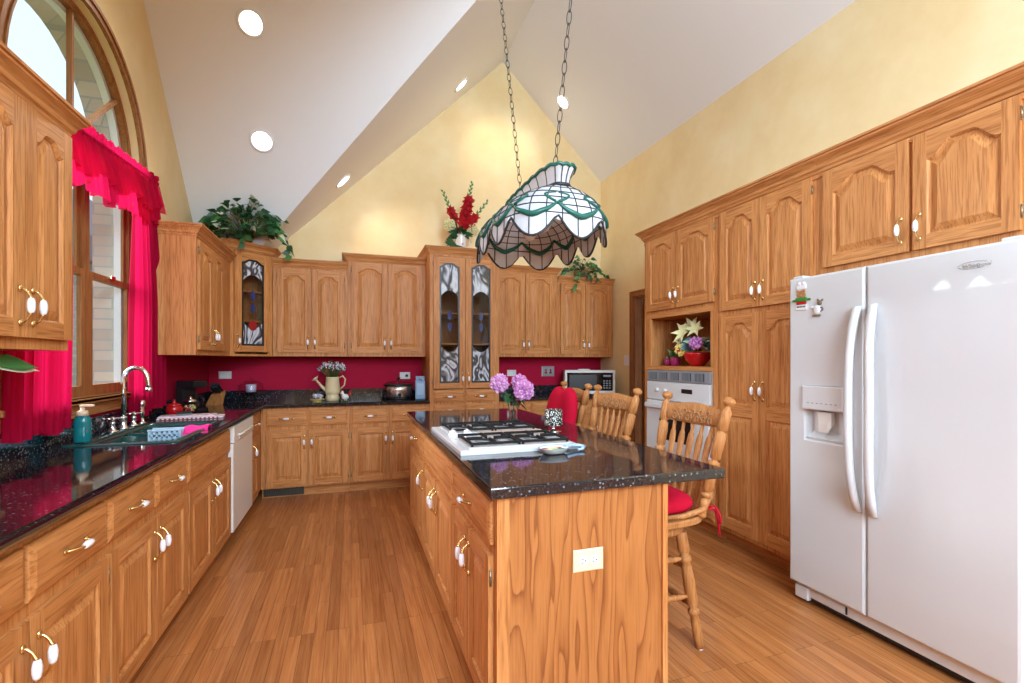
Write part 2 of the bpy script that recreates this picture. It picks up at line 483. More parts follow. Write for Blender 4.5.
# arched opening in the window wall
YC, ZSP, ZSILL, RO = 3.285, 2.58, 1.13, .70
def arch(r, n=16, half=None):
    return [(YC+r*cos(pi*i/n), ZSP+r*sin(pi*i/n)) for i in range(n+1)]
def arch_wall(x0, x1, r, zsill, name, mat, lo=0.0):
    mb = MB()
    a = arch(r, 24)
    right = [(YC, lo), (YB, lo), (YB, LE), (YG, RZ)]
    zc = ZB(YC)
    right = [(YC, lo), (YB, lo), (YB, LE), (YC, zc)]+[q for q in reversed(a[:13])]+[(YC+r, zsill), (YC, zsill)]
    left = [(YC, zsill), (YC-r, zsill)]+[q for q in reversed(a[12:])]+[(YC, zc), (YG, RZ), (y2, LE), (YN, LE), (YN, lo), (YC, lo)]
    for poly in (right, left):
        mb.prism([(x0, y, z) for y, z in poly], (x1-x0, 0, 0))
    return mb.build(name, mat)
struct(arch_wall(XL, XL-.085, RO, ZSILL-.02, 'wall_left', 'wall_red'), 'cream wall with arched window above crimson band', 'wall')
struct(arch_wall(XL-.127, XL-.25, RO-.045, ZSILL-.06, 'wall_left_brick', 'brick', -.0), 'grey tan brick outer face round the arched window', 'wall')
mb = MB().prism([(XL, YB, 0), (XR, YB, 0), (XR, YB, ZA(XR)), (RX, YB, RZ), (XV, YB, LE), (XL, YB, LE)], (0, T, 0))
struct(mb.build('wall_back', 'wall_red'), 'cream gable wall behind the cabinets with crimson band', 'wall')
DY0, DY1, DZ = 4.05, 4.915, 2.075
mb = MB().box(XR, XR+T, YN, DY0, 0, ZA(XR)).box(XR, XR+T, DY1, YB, 0, ZA(XR)).box(XR, XR+T, DY0, DY1, DZ, ZA(XR))
struct(mb.build('wall_right', 'wall'), 'cream wall behind the tall oak cabinets', 'wall')
mb = MB().box(4.5, 4.6, 3.0, YB, 0, 2.4).box(XR+T, 4.6, 5.2, 5.3, 0, 2.4).box(XR+T, 4.6, 3.0, 5.3, 2.4, 2.46)
struct(mb.build('wall_hall', 'wall'), 'cream hall wall beyond the doorway', 'wall')
mb = MB().box(XL-.1, XR+.1, YN-.1, YN, 0, 1.7).box(XL-.1, -1.05, YN-.1, YN, 1.7, 3.3).box(2.1, XR+.1, YN-.1, YN, 1.7, 3.3)  # unseen wall added to keep sky reflections off the granite; opening made up
mb.box(XL-.1, XR+.1, YN-.1, YN, 3.3, 5.0)
struct(mb.build('wall_near', 'wall'), 'unseen cream wall with an added opening behind the photographer', 'wall')

# doorway in the right wall: casing, jamb, open door
r = thing('door_1', 'dark oak door standing open in the doorway beside the oven tower', 'door', (XR, DY1, 0)); r['kind'] = 'structure'
r.rotation_euler = (0, 0, 0)
mb = MB().box(-.018, 0, 0, .06, 0, DZ+.06).box(-.018, 0, DY0-DY1-.06, DY0-DY1, 0, DZ+.06).box(-.018, 0, DY0-DY1, 0, DZ, DZ+.06)
mb.box(-.024, -.018, .045, .06, 0, DZ+.06).box(-.024, -.018, DY0-DY1-.06, .06, DZ+.045, DZ+.06)
mb.build('casing', 'oak_dark', r)
mb = MB().box(0, T, -.02, -.001, 0, DZ).box(0, T, DY0-DY1+.001, DY0-DY1+.02, 0, DZ).box(0, T, DY0-DY1+.02, -.02, DZ-.02, DZ)
mb.build('jamb', 'oak_dark', r)
mb = MB().box(T+.01, T+.86, -.06, -.022, .01, DZ-.025)
for zz in ((.2, .95), (1.08, 1.9)):
    for xx in ((T+.12, T+.40), (T+.48, T+.76)):
        mb.box(xx[0], xx[1], -.066, -.06, zz[0], zz[1], 0, .005)
d = mb.build('door_leaf', 'oak_dark', r)
MB().lathe([(.012, 0), (.012, .03), (.027, .04), (.03, .055), (.02, .07), (.001, .073)], (T+.80, -.06, .96), (0, -1, 0)).build('handle', 'brass', d)

# ------------------------------------------------------------------ window_1
r = thing('window_1', 'tall oak framed arched window with sunburst bars over the sink', 'window', (XL, YC, 0)); r['kind'] = 'structure'
def ring(mb, x0, x1, r0, r1, zb, m=0, n=28):
    """arched band between radii r0<r1 running down straight legs to zb (local: y about the centre)"""
    def pts(rr): return [(rr, zb)]+[(rr*cos(pi*i/n), ZSP+rr*sin(pi*i/n)) for i in range(n+1)]+[(-rr, zb)]
    A, B = pts(r0), pts(r1); k = len(A)
    vs = [(x0, *q) for q in A]+[(x0, *q) for q in B]+[(x1, *q) for q in A]+[(x1, *q) for q in B]
    fs = []
    for i in range(k-1):
        fs += [(i, i+1, k+i+1, k+i), (2*k+i, 3*k+i, 3*k+i+1, 2*k+i+1), (i, 2*k+i, 2*k+i+1, i+1), (k+i, k+i+1, 3*k+i+1, 3*k+i)]
    fs += [(0, k, 3*k, 2*k), (k-1, 3*k-1, 4*k-1, 2*k-1)]
    mb.add(vs, fs, m)
mb = MB(); ring(mb, .0, .016, RO+.004, RO+.062, ZSILL); ring(mb, .016, .026, RO+.045, RO+.066, ZSILL); ring(mb, .016, .022, RO+.004, RO+.016, ZSILL)
mb.build('casing', 'oak_win', r)
mb = MB(); ring(mb, -.085, -.050, RO-.034, RO-.001, ZSILL); ring(mb, -.050, -.042, RO-.016, RO-.001, ZSILL)
mb.box(-.085, -.045, -RO+.034, RO-.034, ZSP-.055, ZSP-.015)                      # transom
mb.build('frame', 'oak_win', r)
MB().box(-.085, .055, -RO+.001, RO-.001, ZSILL-.02, ZSILL).box(.0, .055, -RO-.09, RO+.09, ZSILL-.03, ZSILL+.0, 0, .006).build('window_sill', 'oak_winy', r)
MB().box(.0, .018, -RO-.07, RO+.07, ZSILL-.10, ZSILL-.031, 0, .004).build('apron', 'oak_winy', r)
mb = MB()
R1 = RO-.034
for a, R2 in ((40.6, .69), (90, .68)):
    c_, s_ = cos(radians(a)), sin(radians(a)); w = .011
    p0 = (-.025+.02*c_, ZSP-.02+.02*s_); p1 = (-.025+R2*c_, ZSP-.02+R2*s_)
    nx, nz = -s_*w, c_*w
    mb.prism([(-.080, p0[0]+nx, p0[1]+nz), (-.080, p1[0]+nx, p1[1]+nz), (-.080, p1[0]-nx, p1[1]-nz), (-.080, p0[0]-nx, p0[1]-nz)], (.026, 0, 0))
mb.build('muntin', 'oak_win', r)
mb = MB().prism([(-.066, R1*cos(pi*i/24), ZSP+R1*sin(pi*i/24)) for i in range(25)], (-.004, 0, 0))
mb.build('glass_pane', 'glass', r)
MB().box(-.085, -.045, .08, .13, ZSILL, ZSP-.055).build('mullion', 'oak_win', r)
ZM = 1.83
for sgn in (-1, 1):
    a, b = ((.131, RO-.035) if sgn > 0 else (-RO+.035, .079))
    for k, (z0, z1, xo) in enumerate(((ZSILL, ZM+.02, -.068), (ZM-.018, ZSP-.056, -.084))):
        mb = MB(); w = .036
        th = .022 if k == 0 else .0155
        mb.box(xo, xo+th, a, a+w, z0, z1).box(xo, xo+th, b-w, b, z0, z1)
        mb.box(xo, xo+th, a+w, b-w, z0, z0+(.06 if k == 0 else .038)).box(xo, xo+th, a+w, b-w, z1-.038, z1)
        sh = mb.build('sash', 'oak_win', r)
        MB().box(xo+.006, xo+.010, a+w, b-w, z0+.038, z1-.038).build('glass_pane', 'glass', sh)
        if k == 0:
            MB().box(xo+.022, xo+.036, (a+b)/2-.03, (a+b)/2+.03, z1-.012, z1+.012, 0, .004).build('latch', 'brass', sh)
# exterior pale window brickmould
mb = MB(); ring(mb, -.125, -.086, RO-.062, RO-.02, ZSILL-.05); mb.build('outer_trim', 'plastic_lt', r)

# neighbouring wing outdoors
r = thing('neighbor_house', 'grey brick neighboring house with sloping roof seen through the window', 'house', (-7.0, 14.5, -1))
MB().box(-2.5, 2.5, -3, 6, 0, 4.3).build('wall', 'brick', r)
MB().prism([(2.9, -3.4, 4.2), (-.2, -3.4, 7.0), (-3.3, -3.4, 4.2)], (0, 9.8, 0)).build('roof', 'roof', r)
MB().box(2.5, 2.53, -1.2, .2, 1.3, 2.9).build('window', 'black_glass', r)
tag(MB().box(-60, XL-.35, -60, 80, -.6, -.5).build('ground', plain('lawn', (.12, .2, .06), .9)), 'lawn outside the window', 'ground', kind='structure')

# recessed lights on the sloping ceiling
def ceil_hit(px, py):
    a = (px-512)/FPX; b = (360-py)/FPX; c_, s_ = cos(YAW), sin(YAW)
    d = Vector((a*c_+s_, -a*s_+c_, b)); t = .5
    while t < 9:
        p = d*t+Vector((0, 0, HCAM))
        if p.z > max(ZA(p.x), ZB(p.y)): break
        t += .002
    n = Vector((SA*(1 if p.x > RX else -1), 0, 1)) if ZA(p.x) >= ZB(p.y) else Vector((0, SB*(1 if p.y > YG else -1), 1))
    return p, -n.normalized()
for (px, py), lab in zip(((251, 23), (262, 141), (343, 181), (461, 85), (563, 102)), (
        'round recessed ceiling light, highest one over the window side slope', 'round recessed ceiling light low on the slope above the corner plant',
        'small recessed light just above the cream gable, nearest the plant', 'recessed light near the ridge, above the red flowers',
        'recessed light on the right slope, behind the pendant chain')):
    p, n = ceil_hit(px, py)
    r = thing('recessed_light', lab, 'ceiling light', p, group='recessed ceiling lights')
    r.rotation_euler = n.to_track_quat('-Z', 'Y').to_euler()
    prof = [(.076, .0), (.080, -.010), (.098, -.008), (.102, .0)]
    MB().lathe(prof, seg=24, cap=False).build('trim_ring', 'ceiling', r)
    MB().lathe([(.080, -.002), (.076, -.0045), (.001, -.006)], seg=24).build('lens', 'lens', r)
    d = bpy.data.lights.new('lamp', 'SPOT'); d.energy = 18; d.spot_size = radians(120); d.spot_blend = 1.0; d.shadow_soft_size = .06; d.color = (1, .9, .76)
    lo = bpy.data.objects.new('bulb', d); COL.objects.link(lo); lo.parent = r; lo.location = (0, 0, -.03)

# ------------------------------------------------------------------ cabinet kit (local: x right, y into the wall, z up, front at y=0)
def handle_mesh():
    mb = MB()
    pts = [(0, 0, .053), (0, -.010, .050), (0, -.020, .040), (0, -.027, .026), (0, -.029, .02)]
    mb.tube(pts, [.0045, .004, .0038, .0045, .0065], 8, 0)
    mb.tube([(p[0], p[1], -p[2]) for p in pts], [.0045, .004, .0038, .0045, .0065], 8, 0)
    for q in (1, -1): mb.ball((0, -.003, .052*q), .009, 0, 8, 5, (1, .5, 1.3))
    mb.lathe([(.006, -.023), (.0085, -.018), (.0105, -.006), (.0105, .006), (.0085, .018), (.006, .023)], (0, -.029, 0), seg=10, m=1)
    mb.v = [(x*1.1, y*1.1, z*1.1) for x, y, z in mb.v]
    o = mb.build('handle', ['brass', 'porcelain'])
    me = o.data; bpy.data.objects.remove(o); return me
HANDLE = handle_mesh()
def hinge_mesh():
    mb = MB().lathe([(.0045, -.024), (.0045, .024)], (0, -.004, 0), seg=8).box(.0, .012, -.002, 0, -.02, .02).ball((0, -.004, .026), .004, 0, 6, 4).ball((0, -.004, -.026), .004, 0, 6, 4)
    o = mb.build('hinge', 'hinge'); me = o.data; bpy.data.objects.remove(o); return me
HINGE = hinge_mesh()

def outline(x0, x1, z0, z1, h, ins, n=18):
    """opening outline, CCW from front; z1 is the peak of the top, h the drop at its shoulders"""
    x0 += ins; x1 -= ins; z0 += ins; z1 -= ins
    p = [(x0, z0), (x1, z0)]
    for i in range(n+1):
        s = i/n; q = 1-abs(2*s-1)
        p.append((x1+(x0-x1)*s, z1-h+h*smoothstep((q-.07)/.66)))
    return p
def add_door(parent, x0, x1, z0, z1, arch=.0, side='r', pull='upper', y=0, midrail=None, glass=None, handle=True, st=.058, hinge=True):
    mb = MB(); yf = y-.020; yb = y-.0005
    tall = z1-z0; tr = .062
    secs = [(z0+.06, z1-tr, arch)]
    if midrail: secs = [(z0+.07, midrail-.04, 0), (midrail+.04, z1-tr, arch)]
    e = .004
    def stile(a, b, c, d, m):
        mb.box(a, b, yf, yb, c, d, m)
    stile(x0, x0+st, z0, z1, 0); stile(x1-st, x1, z0, z1, 0)
    zc = z0
    for (a, b, h) in secs:
        stile(x0+st, x1-st, zc, a, 1); zc = b
    a, b, h = secs[-1]
    if arch:
        o = outline(x0+st, x1-st, a, b, h, 0)[2:]
        k = len(o)
        vs = [(q[0], yf, q[1]) for q in o]+[(q[0], yf, z1) for q in o]+[(q[0], yb, q[1]) for q in o]+[(q[0], yb, z1) for q in o]
        fs = []
        for i in range(k-1):
            fs += [(i, i+1, k+i+1, k+i), (2*k+i, 3*k+i, 3*k+i+1, 2*k+i+1), (i, 2*k+i, 2*k+i+1, i+1), (k+i, k+i+1, 3*k+i+1, 3*k+i)]
        mb.add(vs, fs, 1)
    else:
        stile(x0+st, x1-st, b, z1, 1)
    if not glass:
        for (a, b, h) in secs:
            R = []
            for ins, yy in ((0, yf), (.0, yf+.001), (.007, yf+.007), (.009, yf+.0125), (.014, yf+.0125), (.040, yf+.003), (.043, yf+.002)):
                R.append([(q[0], yy, q[1]) for q in outline(x0+st, x1-st, a, b, h, ins)])
            mb.loft(R, 0, False, cap0=False, cap1=True)
    d = mb.build('door', ['oak_v', 'oak_h'], parent)
    w = x1-x0
    if handle:
        hx = x1-.03 if side == 'r' else x0+.03
        hz = {'upper': z0+.105, 'base': z1-.115, 'mid': (z0+z1)/2}.get(pull, pull)
        link('handle', HANDLE, d, (hx, yf, hz))
    if hinge:
        gx, sg = (x0-.003, 1) if side == 'r' else (x1+.003, -1)
        for hz in (z0+.075, z1-.075):
            hh = link('hinge', HINGE, d, (gx, y-.008, hz))
            if sg < 0: hh.scale = (-1, 1, 1)
    return d
def add_drawer(parent, x0, x1, z0, z1, y=0, handle=True, name='drawer'):
    mb = MB(); yf = y-.020; yb = y-.0005; i = .022
    rr = [[(x0, yb, z0), (x1, yb, z0), (x1, yb, z1), (x0, yb, z1)], [(x0, yf+.009, z0), (x1, yf+.009, z0), (x1, yf+.009, z1), (x0, yf+.009, z1)],
          [(x0+.004, yf+.006, z0+.004), (x1-.004, yf+.006, z0+.004), (x1-.004, yf+.006, z1-.004), (x0+.004, yf+.006, z1-.004)],
          [(x0+i, yf, z0+i), (x1-i, yf, z0+i), (x1-i, yf, z1-i), (x0+i, yf, z1-i)]]
    mb.loft(rr, 0, False)
    d = mb.build(name, ['oak_h'], parent)
    if handle:
        h = link('handle', HANDLE, d, ((x0+x1)/2, yf, (z0+z1)/2)); h.rotation_euler = (0, pi/2, 0)
    return d
CROWN = [(0, 0), (.006, 0), (.010, .012), (.018, .020), (.022, .034), (.034, .050), (.046, .060), (.048, .068), (.056, .070), (.058, .080), (0, .080)]
def add_crown(parent, path, z, k=1.0, mat='oak_h', name='crown_molding'):
    """path: 2D points left to right (outside on the -y side for a left-to-right run)"""
    P2 = [Vector(p) for p in path]; n = len(P2); rings = []
    for i in range(n):
        ns = []
        if i > 0: d = (P2[i]-P2[i-1]).normalized(); ns.append(Vector((d.y, -d.x)))
        if i < n-1: d = (P2[i+1]-P2[i]).normalized(); ns.append(Vector((d.y, -d.x)))
        nn = sum(ns, Vector((0, 0)))/len(ns); nn = nn/nn.length_squared if len(ns) > 1 else nn
        rings.append([(P2[i].x+nn.x*o*k, P2[i].y+nn.y*o*k, z+u*k) for o, u in CROWN])
    return MB().loft(rings, 0, False).build(name, mat, parent)
def body_box(parent, w, d, z0, z1, toe=False, x0=0, name='body'):
    mb = MB().box(x0, x0+w, 0, d, z0, z1)
    if toe: mb.box(x0, x0+w, .075, d, 0, z0, 1)
    return mb.build(name, ['oak_v', 'oak_h'], parent)
# ------------------------------------------------------------------ left wall base run
LF = -.817                                   # face frame plane of the left bases
def left_unit(name, label, cat, ya, yb_, group=None, d=None):
    return thing(name, label, cat, (LF, ya, 0), pi/2, group)
DB = LF-XL-.002
G_B = 'oak base cabinets under the window'
def base_unit(r, w, d, drawers, doors, dz=(.695, .848), oz=(.115, .655)):
    body_box(r, w, d, .10, .874, True)
    for (a, b, h) in drawers: add_drawer(r, a, b, dz[0], dz[1], handle=h, name='drawer' if h else 'false_front')
    for (a, b, sd) in doors: add_door(r, a, b, oz[0], oz[1], 0, sd, 'base')
y0 = .30
r = left_unit('base_cabinet', 'oak base cabinet at the near end of the counter, mostly out of the picture', 'cabinet', .30, 1.17, G_B)
base_unit(r, .868, DB, [(.02, .42, True), (.435, .85, True)], [(.02, .43, 'r'), (.436, .85, 'l')])
y0 = 1.17
r = left_unit('base_cabinet', 'oak base cabinet nearest the camera under the window counter', 'cabinet', y0, 2.04, G_B)
base_unit(r, .868, DB, [(.02, 1.591-y0, True), (1.607-y0, 2.033-y0, True)], [(.02, 1.594-y0, 'r'), (1.604-y0, 2.033-y0, 'l')])
y0 = 2.04
r = left_unit('base_cabinet', 'two drawer oak base cabinet just before the sink cabinet', 'cabinet', y0, 2.905, G_B)
base_unit(r, .863, DB, [(2.049-y0, 2.458-y0, True), (2.484-y0, 2.892-y0, True)], [(2.056-y0, 2.471-y0, 'r'), (2.477-y0, 2.892-y0, 'l')])
y0 = 2.905
r = left_unit('sink_cabinet', 'oak sink cabinet with one wide blank front beside the dishwasher', 'cabinet', y0, 3.85, G_B)
MB().box(0, .943, 0, .03, .10, .874).box(0, .018, .03, DB, .10, .874).box(.925, .943, .03, DB, .10, .874).box(.018, .925, DB-.01, DB, .10, .874).box(.018, .925, .03, DB-.01, .10, .118).box(0, .943, .075, DB, 0, .10, 1).build('body', ['oak_v', 'oak_h'], r)
add_drawer(r, 2.918-y0, 3.833-y0, .695, .848, handle=False, name='false_front')
for (a, b, sd) in ((2.918, 3.372, 'r'), (3.379, 3.833, 'l')): add_door(r, a-y0, b-y0, .115, .655, 0, sd, 'base')
y0 = 4.562
r = left_unit('base_cabinet', 'narrow one door oak base cabinet in the corner after the dishwasher', 'cabinet', y0, 5.1, G_B)
base_unit(r, .545, DB, [(.028, .31, True)], [(.028, .31, 'l')])

# dishwasher
y0 = 3.852
r = left_unit('dishwasher', 'white dishwasher built in under the sink counter', 'dishwasher', y0, 4.56)
w = .706
MB().box(.004, w-.004, .03, DB, .10, .872).box(.004, w-.004, .09, DB, 0, .10, 1).build('body', ['cream_enamel', 'black'], r)
MB().box(.004, w-.004, -.030, .028, .115, .742, 0, .006).build('door', 'cream_enamel', r)
mb = MB().box(.004, w-.004, -.036, .028, .747, .868, 0, .006)
mb.box(.16, w-.16, -.041, -.036, .755, .775, 0, .003)
p = mb.build('control_panel', 'cream_enamel', r)
mb = MB().tube([(.12, -.036, .79), (.14, -.055, .795), (.25, -.062, .80), (w-.25, -.062, .80), (w-.14, -.055, .795), (w-.12, -.036, .79)], .008, 8)
mb.build('handle', 'cream_enamel', r)

# ------------------------------------------------------------------ back wall bases
BF = 5.117
DBB = YB-BF-.002
G_BB = 'oak base cabinets along the back wall'
def back_unit(name, label, cat, x0, group=None): return thing(name, label, cat, (x0, BF, 0), 0, group)
x0 = LF+.002
r = back_unit('base_cabinet', 'oak base cabinet below the yellow watering can', 'cabinet', x0, G_BB)
base_unit(r, -.012-x0, DBB, [(-.767-x0, -.41-x0, True), (-.382-x0, -.027-x0, True)], [(-.767-x0, -.402-x0, 'r'), (-.393-x0, -.027-x0, 'l')])
x0 = -.010
r = back_unit('base_cabinet', 'oak base cabinet below the slow cooker, next to the tall hutch', 'cabinet', x0, G_BB)
base_unit(r, .785-x0, DBB, [(.009-x0, .36-x0, True), (.399-x0, .755-x0, True)], [(.009-x0, .366-x0, 'r'), (.374-x0, .755-x0, 'l')])
x0 = 1.556
r = back_unit('base_cabinet', 'oak base cabinet behind the pink flowers, right of the hutch', 'cabinet', x0, G_BB)
base_unit(r, .752, DBB, [(1.60-x0, 1.925-x0, True), (1.95-x0, 2.285-x0, True)], [(1.60-x0, 1.935-x0, 'r'), (1.945-x0, 2.285-x0, 'l')])
x0 = 2.31
r = back_unit('base_cabinet', 'oak base cabinet below the microwave in the far corner', 'cabinet', x0, G_BB)
base_unit(r, XR-.002-x0, DBB, [(2.34-x0, 2.70-x0, True), (2.72-x0, 3.08-x0, True)], [(2.34-x0, 2.705-x0, 'r'), (2.715-x0, 3.08-x0, 'l')])
# toe kick register
r = thing('floor_register', 'dark metal vent grille set in the toe kick below the watering can', 'vent', (-.80, BF+.072, .012))
mb = MB().box(0, .36, -.008, 0, 0, .085)
for i in range(17): mb.box(.012+i*.0205, .024+i*.0205, -.013, -.008, .012, .073)
mb.build('grille', 'vent', r)

# ------------------------------------------------------------------ hutch
HX = .788; HW = .764; HF = 5.118
r = thing('hutch', 'tall oak hutch with two leaded glass doors', 'cabinet', (HX, HF, 0))
d = YB-HF-.002; HT = 2.475
mb = MB()
mb.box(0, HW, 0, d, .10, 1.02).box(0, HW, .075, d, 0, .10, 1)
mb.box(0, .045, 0, d, 1.02, HT).box(HW-.045, HW, 0, d, 1.02, HT).box(.045, HW-.045, d-.02, d, 1.02, HT)
mb.box(.045, HW-.045, 0, d-.02, 2.44, HT).box(HW/2-.022, HW/2+.022, 0, .02, 1.02, 2.44)
mb.build('body', ['oak_v', 'oak_h'], r)
for zz in (1.50, 1.83): MB().box(.046, HW-.046, .022, d-.021, zz, zz+.02).build('shelf', 'oak_h', r)
for (a, b) in ((.042, HW/2-.006), (HW/2+.006, HW-.042)):
    add_drawer(r, a, b, .885, 1.005); add_drawer(r, a, b, .735, .862)
    add_drawer(r, a, b, .43, .715, ); add_drawer(r, a, b, .125, .41)
def leaded_door(r, x0, x1, z0, z1, side, jewel='two', st=.062, y=0):
    d = add_door(r, x0, x1, z0, z1, .035, side, 'upper', y=y, glass=True, st=st)
    yf = y-.012
    O = [outline(x0+st, x1-st, z0+.06, z1-.062, .035, ins) for ins in (0, .018)]
    mb = MB()
    R = [[(q[0], yf, q[1]) for q in O[0]], [(q[0], yf-.005, q[1]) for q in O[0]], [(q[0], yf-.005, q[1]) for q in O[1]], [(q[0], yf, q[1]) for q in O[1]], [(q[0], yf, q[1]) for q in O[0]]]
    mb.loft(R, 0, False, False, False); mb.build('glass_border', 'blackframe', d)
    ga, gb = x0+st+.018, x1-st-.018; za, zb = z0+.078, z1-.08; xc = (ga+gb)/2; w = gb-ga
    zt = zb-(zb-za)*.27; zl = za+(zb-za)*.30
    if jewel == 'diag': zt = zb-(zb-za)*.24; zl = za+(zb-za)*.26
    def panel(name, za_, zb_, mat, arcs):
        n = 12
        lo = [(ga+w*i/n, za_+arcs[0]*(1-(2*i/n-1)**2)) for i in range(n+1)]
        hi = [(ga+w*i/n, zb_+arcs[1]*(1-(2*i/n-1)**2)) for i in range(n, -1, -1)]
        MB().prism([(q[0], yf-.001, q[1]) for q in lo+hi], (0, .003, 0)).build(name, mat, d)
    top = outline(ga-.018, gb+.018, za, z1-.062, .035, .018)[2:]
    n = 12
    lo = [(ga+w*i/n, zt+.06*(1-(2*i/n-1)**2)) for i in range(n+1)]
    MB().prism([(q[0], yf-.001, q[1]) for q in lo+top], (0, .003, 0)).build('swirl_glass', 'swirl', d)
    panel('clear_glass', zl, zt, 'smoke_glass', (-.06, .06))
    panel('swirl_glass', za, zl, 'swirl', (0, -.06))
    mb = MB(); yy = yf-.0025; t_ = .0022
    mb.tube([(xc, yy, za), (xc, yy, zb)], t_*.8, 5)
    for zz, s_ in ((zt, 1), (zl, -1)): mb.tube([(ga+w*i/n, yy, zz+s_*.06*(1-(2*i/n-1)**2)) for i in range(n+1)], t_, 5)
    zm = (zt+zl)/2
    for q in (-1, 1):
        for k in (-1, 1):
            mb.tube([(xc+q*w*.30*sin(pi*i/10), yy, zm+k*(.0+.17*i/10)) for i in range(11)], t_*.8, 5)
            mb.tube([(xc+q*w*.16*sin(pi*i/10), yy, zm+k*(.012+.10*i/10)) for i in range(11)], t_*.8, 5)
        mb.tube([(xc, yy, zm), (xc+q*w*.5, yy, zm)], t_*.7, 5)
    mb.build('lead_line', 'lead', d)
    for k in (-1, 1):
        MB().prism([(xc+.021*sin(2*pi*i/8), yf-.002, zm+k*.062+.046*cos(2*pi*i/8)) for i in range(8)], (0, -.004, 0)).build('blue_jewel', 'blue_jewel', d)
    if jewel == 'diag':
        MB().prism([(xc+.045*sin(2*pi*i/12), yf-.002, zl-.03+.05*cos(2*pi*i/12)) for i in range(12)], (0, -.003, 0)).build('red_jewel', 'red_jewel', d)
    return d
leaded_door(r, .040, HW/2-.003, 1.03, 2.432, 'r')
leaded_door(r, HW/2+.003, HW-.040, 1.03, 2.432, 'l')
add_crown(r, [(0, d), (0, 0), (HW, 0), (HW, d)], HT-.015, .95)

# ------------------------------------------------------------------ back wall uppers
UF = 5.392; DU = YB-UF-.002; G_U = 'oak wall cabinets on the gable wall'
def upper(x0, x1, z1, doors, dtop, label, crown, zb=1.372):
    r = thing('wall_cabinet', label, 'cabinet', (x0, UF, zb), 0, G_U)
    w = x1-x0
    body_box(r, w, DU, 0, z1-zb)
    for (a, b, sd) in doors: add_door(r, a-x0, b-x0, 1.412-zb, dtop-zb, .045, sd)
    add_crown(r, [(p[0]-x0, p[1]) for p in crown], z1-zb-.012)
    return r
upper(-.748, -.036, 2.292, [(-.705, -.390, 'r'), (-.382, -.070, 'l')], 2.262, 'oak wall cabinet above the yellow watering can, lower of the stepped pair', [(-.748, 0), (-.036, 0)])
upper(-.034, .786, 2.388, [(.008, .372, 'r'), (.380, .742, 'l')], 2.372, 'oak wall cabinet above the slow cooker, taller of the stepped pair', [(-.034, DU), (-.034, 0), (.786, 0)])
upper(1.554, 2.372, 2.375, [(1.60, 1.955, 'r'), (1.962, 2.33, 'l')], 2.362, 'oak wall cabinet right of the hutch, behind the hanging lamp', [(1.554, 0), (2.372, 0), (2.372, DU)])
upper(2.374, XR-.003, 2.280, [(2.41, 2.742, 'r'), (2.75, 3.10, 'l')], 2.266, 'oak wall cabinet in the far corner with ivy on top', [(2.374, 0), (XR-.003, 0)])

# diagonal corner wall cabinet
LU = -1.065
a2 = (XL+.002, YB-.002)
p_l, p_r = (LU, 5.088), (-.752, UF-.002)
dv = Vector((p_r[0]-p_l[0], p_r[1]-p_l[1])); Ld = dv.length; ang = atan2(dv.y, dv.x)
r = thing('corner_cabinet', 'diagonal oak corner cabinet with a leaded glass door', 'cabinet', (p_l[0], p_l[1], 1.372), ang)
def loc2(p):
    q = Vector((p[0]-p_l[0], p[1]-p_l[1])); return (q.x*cos(ang)+q.y*sin(ang), -q.x*sin(ang)+q.y*cos(ang))
mb = MB()
bx = [(0, 0), (Ld, 0), loc2((p_r[0], YB-.05)), loc2((-.95, YB-.05)), loc2((XL+.05, 5.35)), loc2((XL+.05, p_l[1]))]
CT = 2.385-1.372
def pris(poly, z0, z1, m=0): mb.prism([(q[0], q[1], z0) for q in poly], (0, 0, z1-z0), m)
pris(bx, 0, .02); pris([(0, 0), (Ld, 0), (Ld, .06), (0, .06)], CT-.03, CT); 
pris([(0, 0), (.05, 0), (.05, .02), (0, .02)], .02, CT-.03); pris([(Ld-.05, 0), (Ld, 0), (Ld, .02), (Ld-.05, .02)], .02, CT-.03)
pris([(0, .02), (.02, .02), loc2((XL+.05, p_l[1]+.02)), loc2((XL+.05, p_l[1]))], .02, CT)
pris([(Ld-.02, .02), (Ld, .02), loc2((p_r[0], YB-.05)), loc2((p_r[0]-.02, YB-.05))], .02, CT)
pris([(.02, .20), (Ld-.02, .20), (Ld-.02, .21), (.02, .21)], .02, CT-.03)
pris([(.02, .02), (Ld-.02, .02), (Ld-.02, .2), (.02, .2)], CT-.04, CT-.03)
mb.build('body', ['oak_v'], r)
for zz in (.33, .62): MB().box(.022, Ld-.022, .022, .198, zz, zz+.018).build('shelf', 'oak_h', r)
leaded_door(r, .030, Ld-.035, .04, CT-.02, 'l', 'diag', st=.070)
add_crown(r, [(-.12, .14), (0, 0), (Ld, 0), (Ld+.13, .13)], CT-.012)

# left far wall cabinet and near wall cabinet
def left_upper(y0, y1, z1, doors, dtop, label, crown, d):
    r = thing('wall_cabinet', label, 'cabinet', (LU, y0, 1.372), pi/2, 'oak wall cabinets either side of the window')
    w = y1-y0
    body_box(r, w, d, 0, z1-1.372)
    for (a, b, sd) in doors: add_door(r, a-y0, b-y0, .04, dtop-1.372, .045, sd)
    add_crown(r, [(p[0]-y0, p[1]) for p in crown], z1-1.372-.012)
DL = LU-XL-.002
left_upper(4.045, 5.085, 2.245, [(4.075, 4.43, 'r'), (4.437, 4.79, 'l')], 2.215, 'oak wall cabinet beyond the window, beside the pink curtain', [(4.045, DL), (4.045, 0), (5.085, 0)], DL)
left_upper(1.77, 2.375, 2.235, [(1.785, 2.070, 'r'), (2.078, 2.362, 'l')], 2.21, 'oak wall cabinet nearest the camera, before the window', [(1.77, DL), (1.77, 0), (2.375, 0), (2.375, DL)], DL)

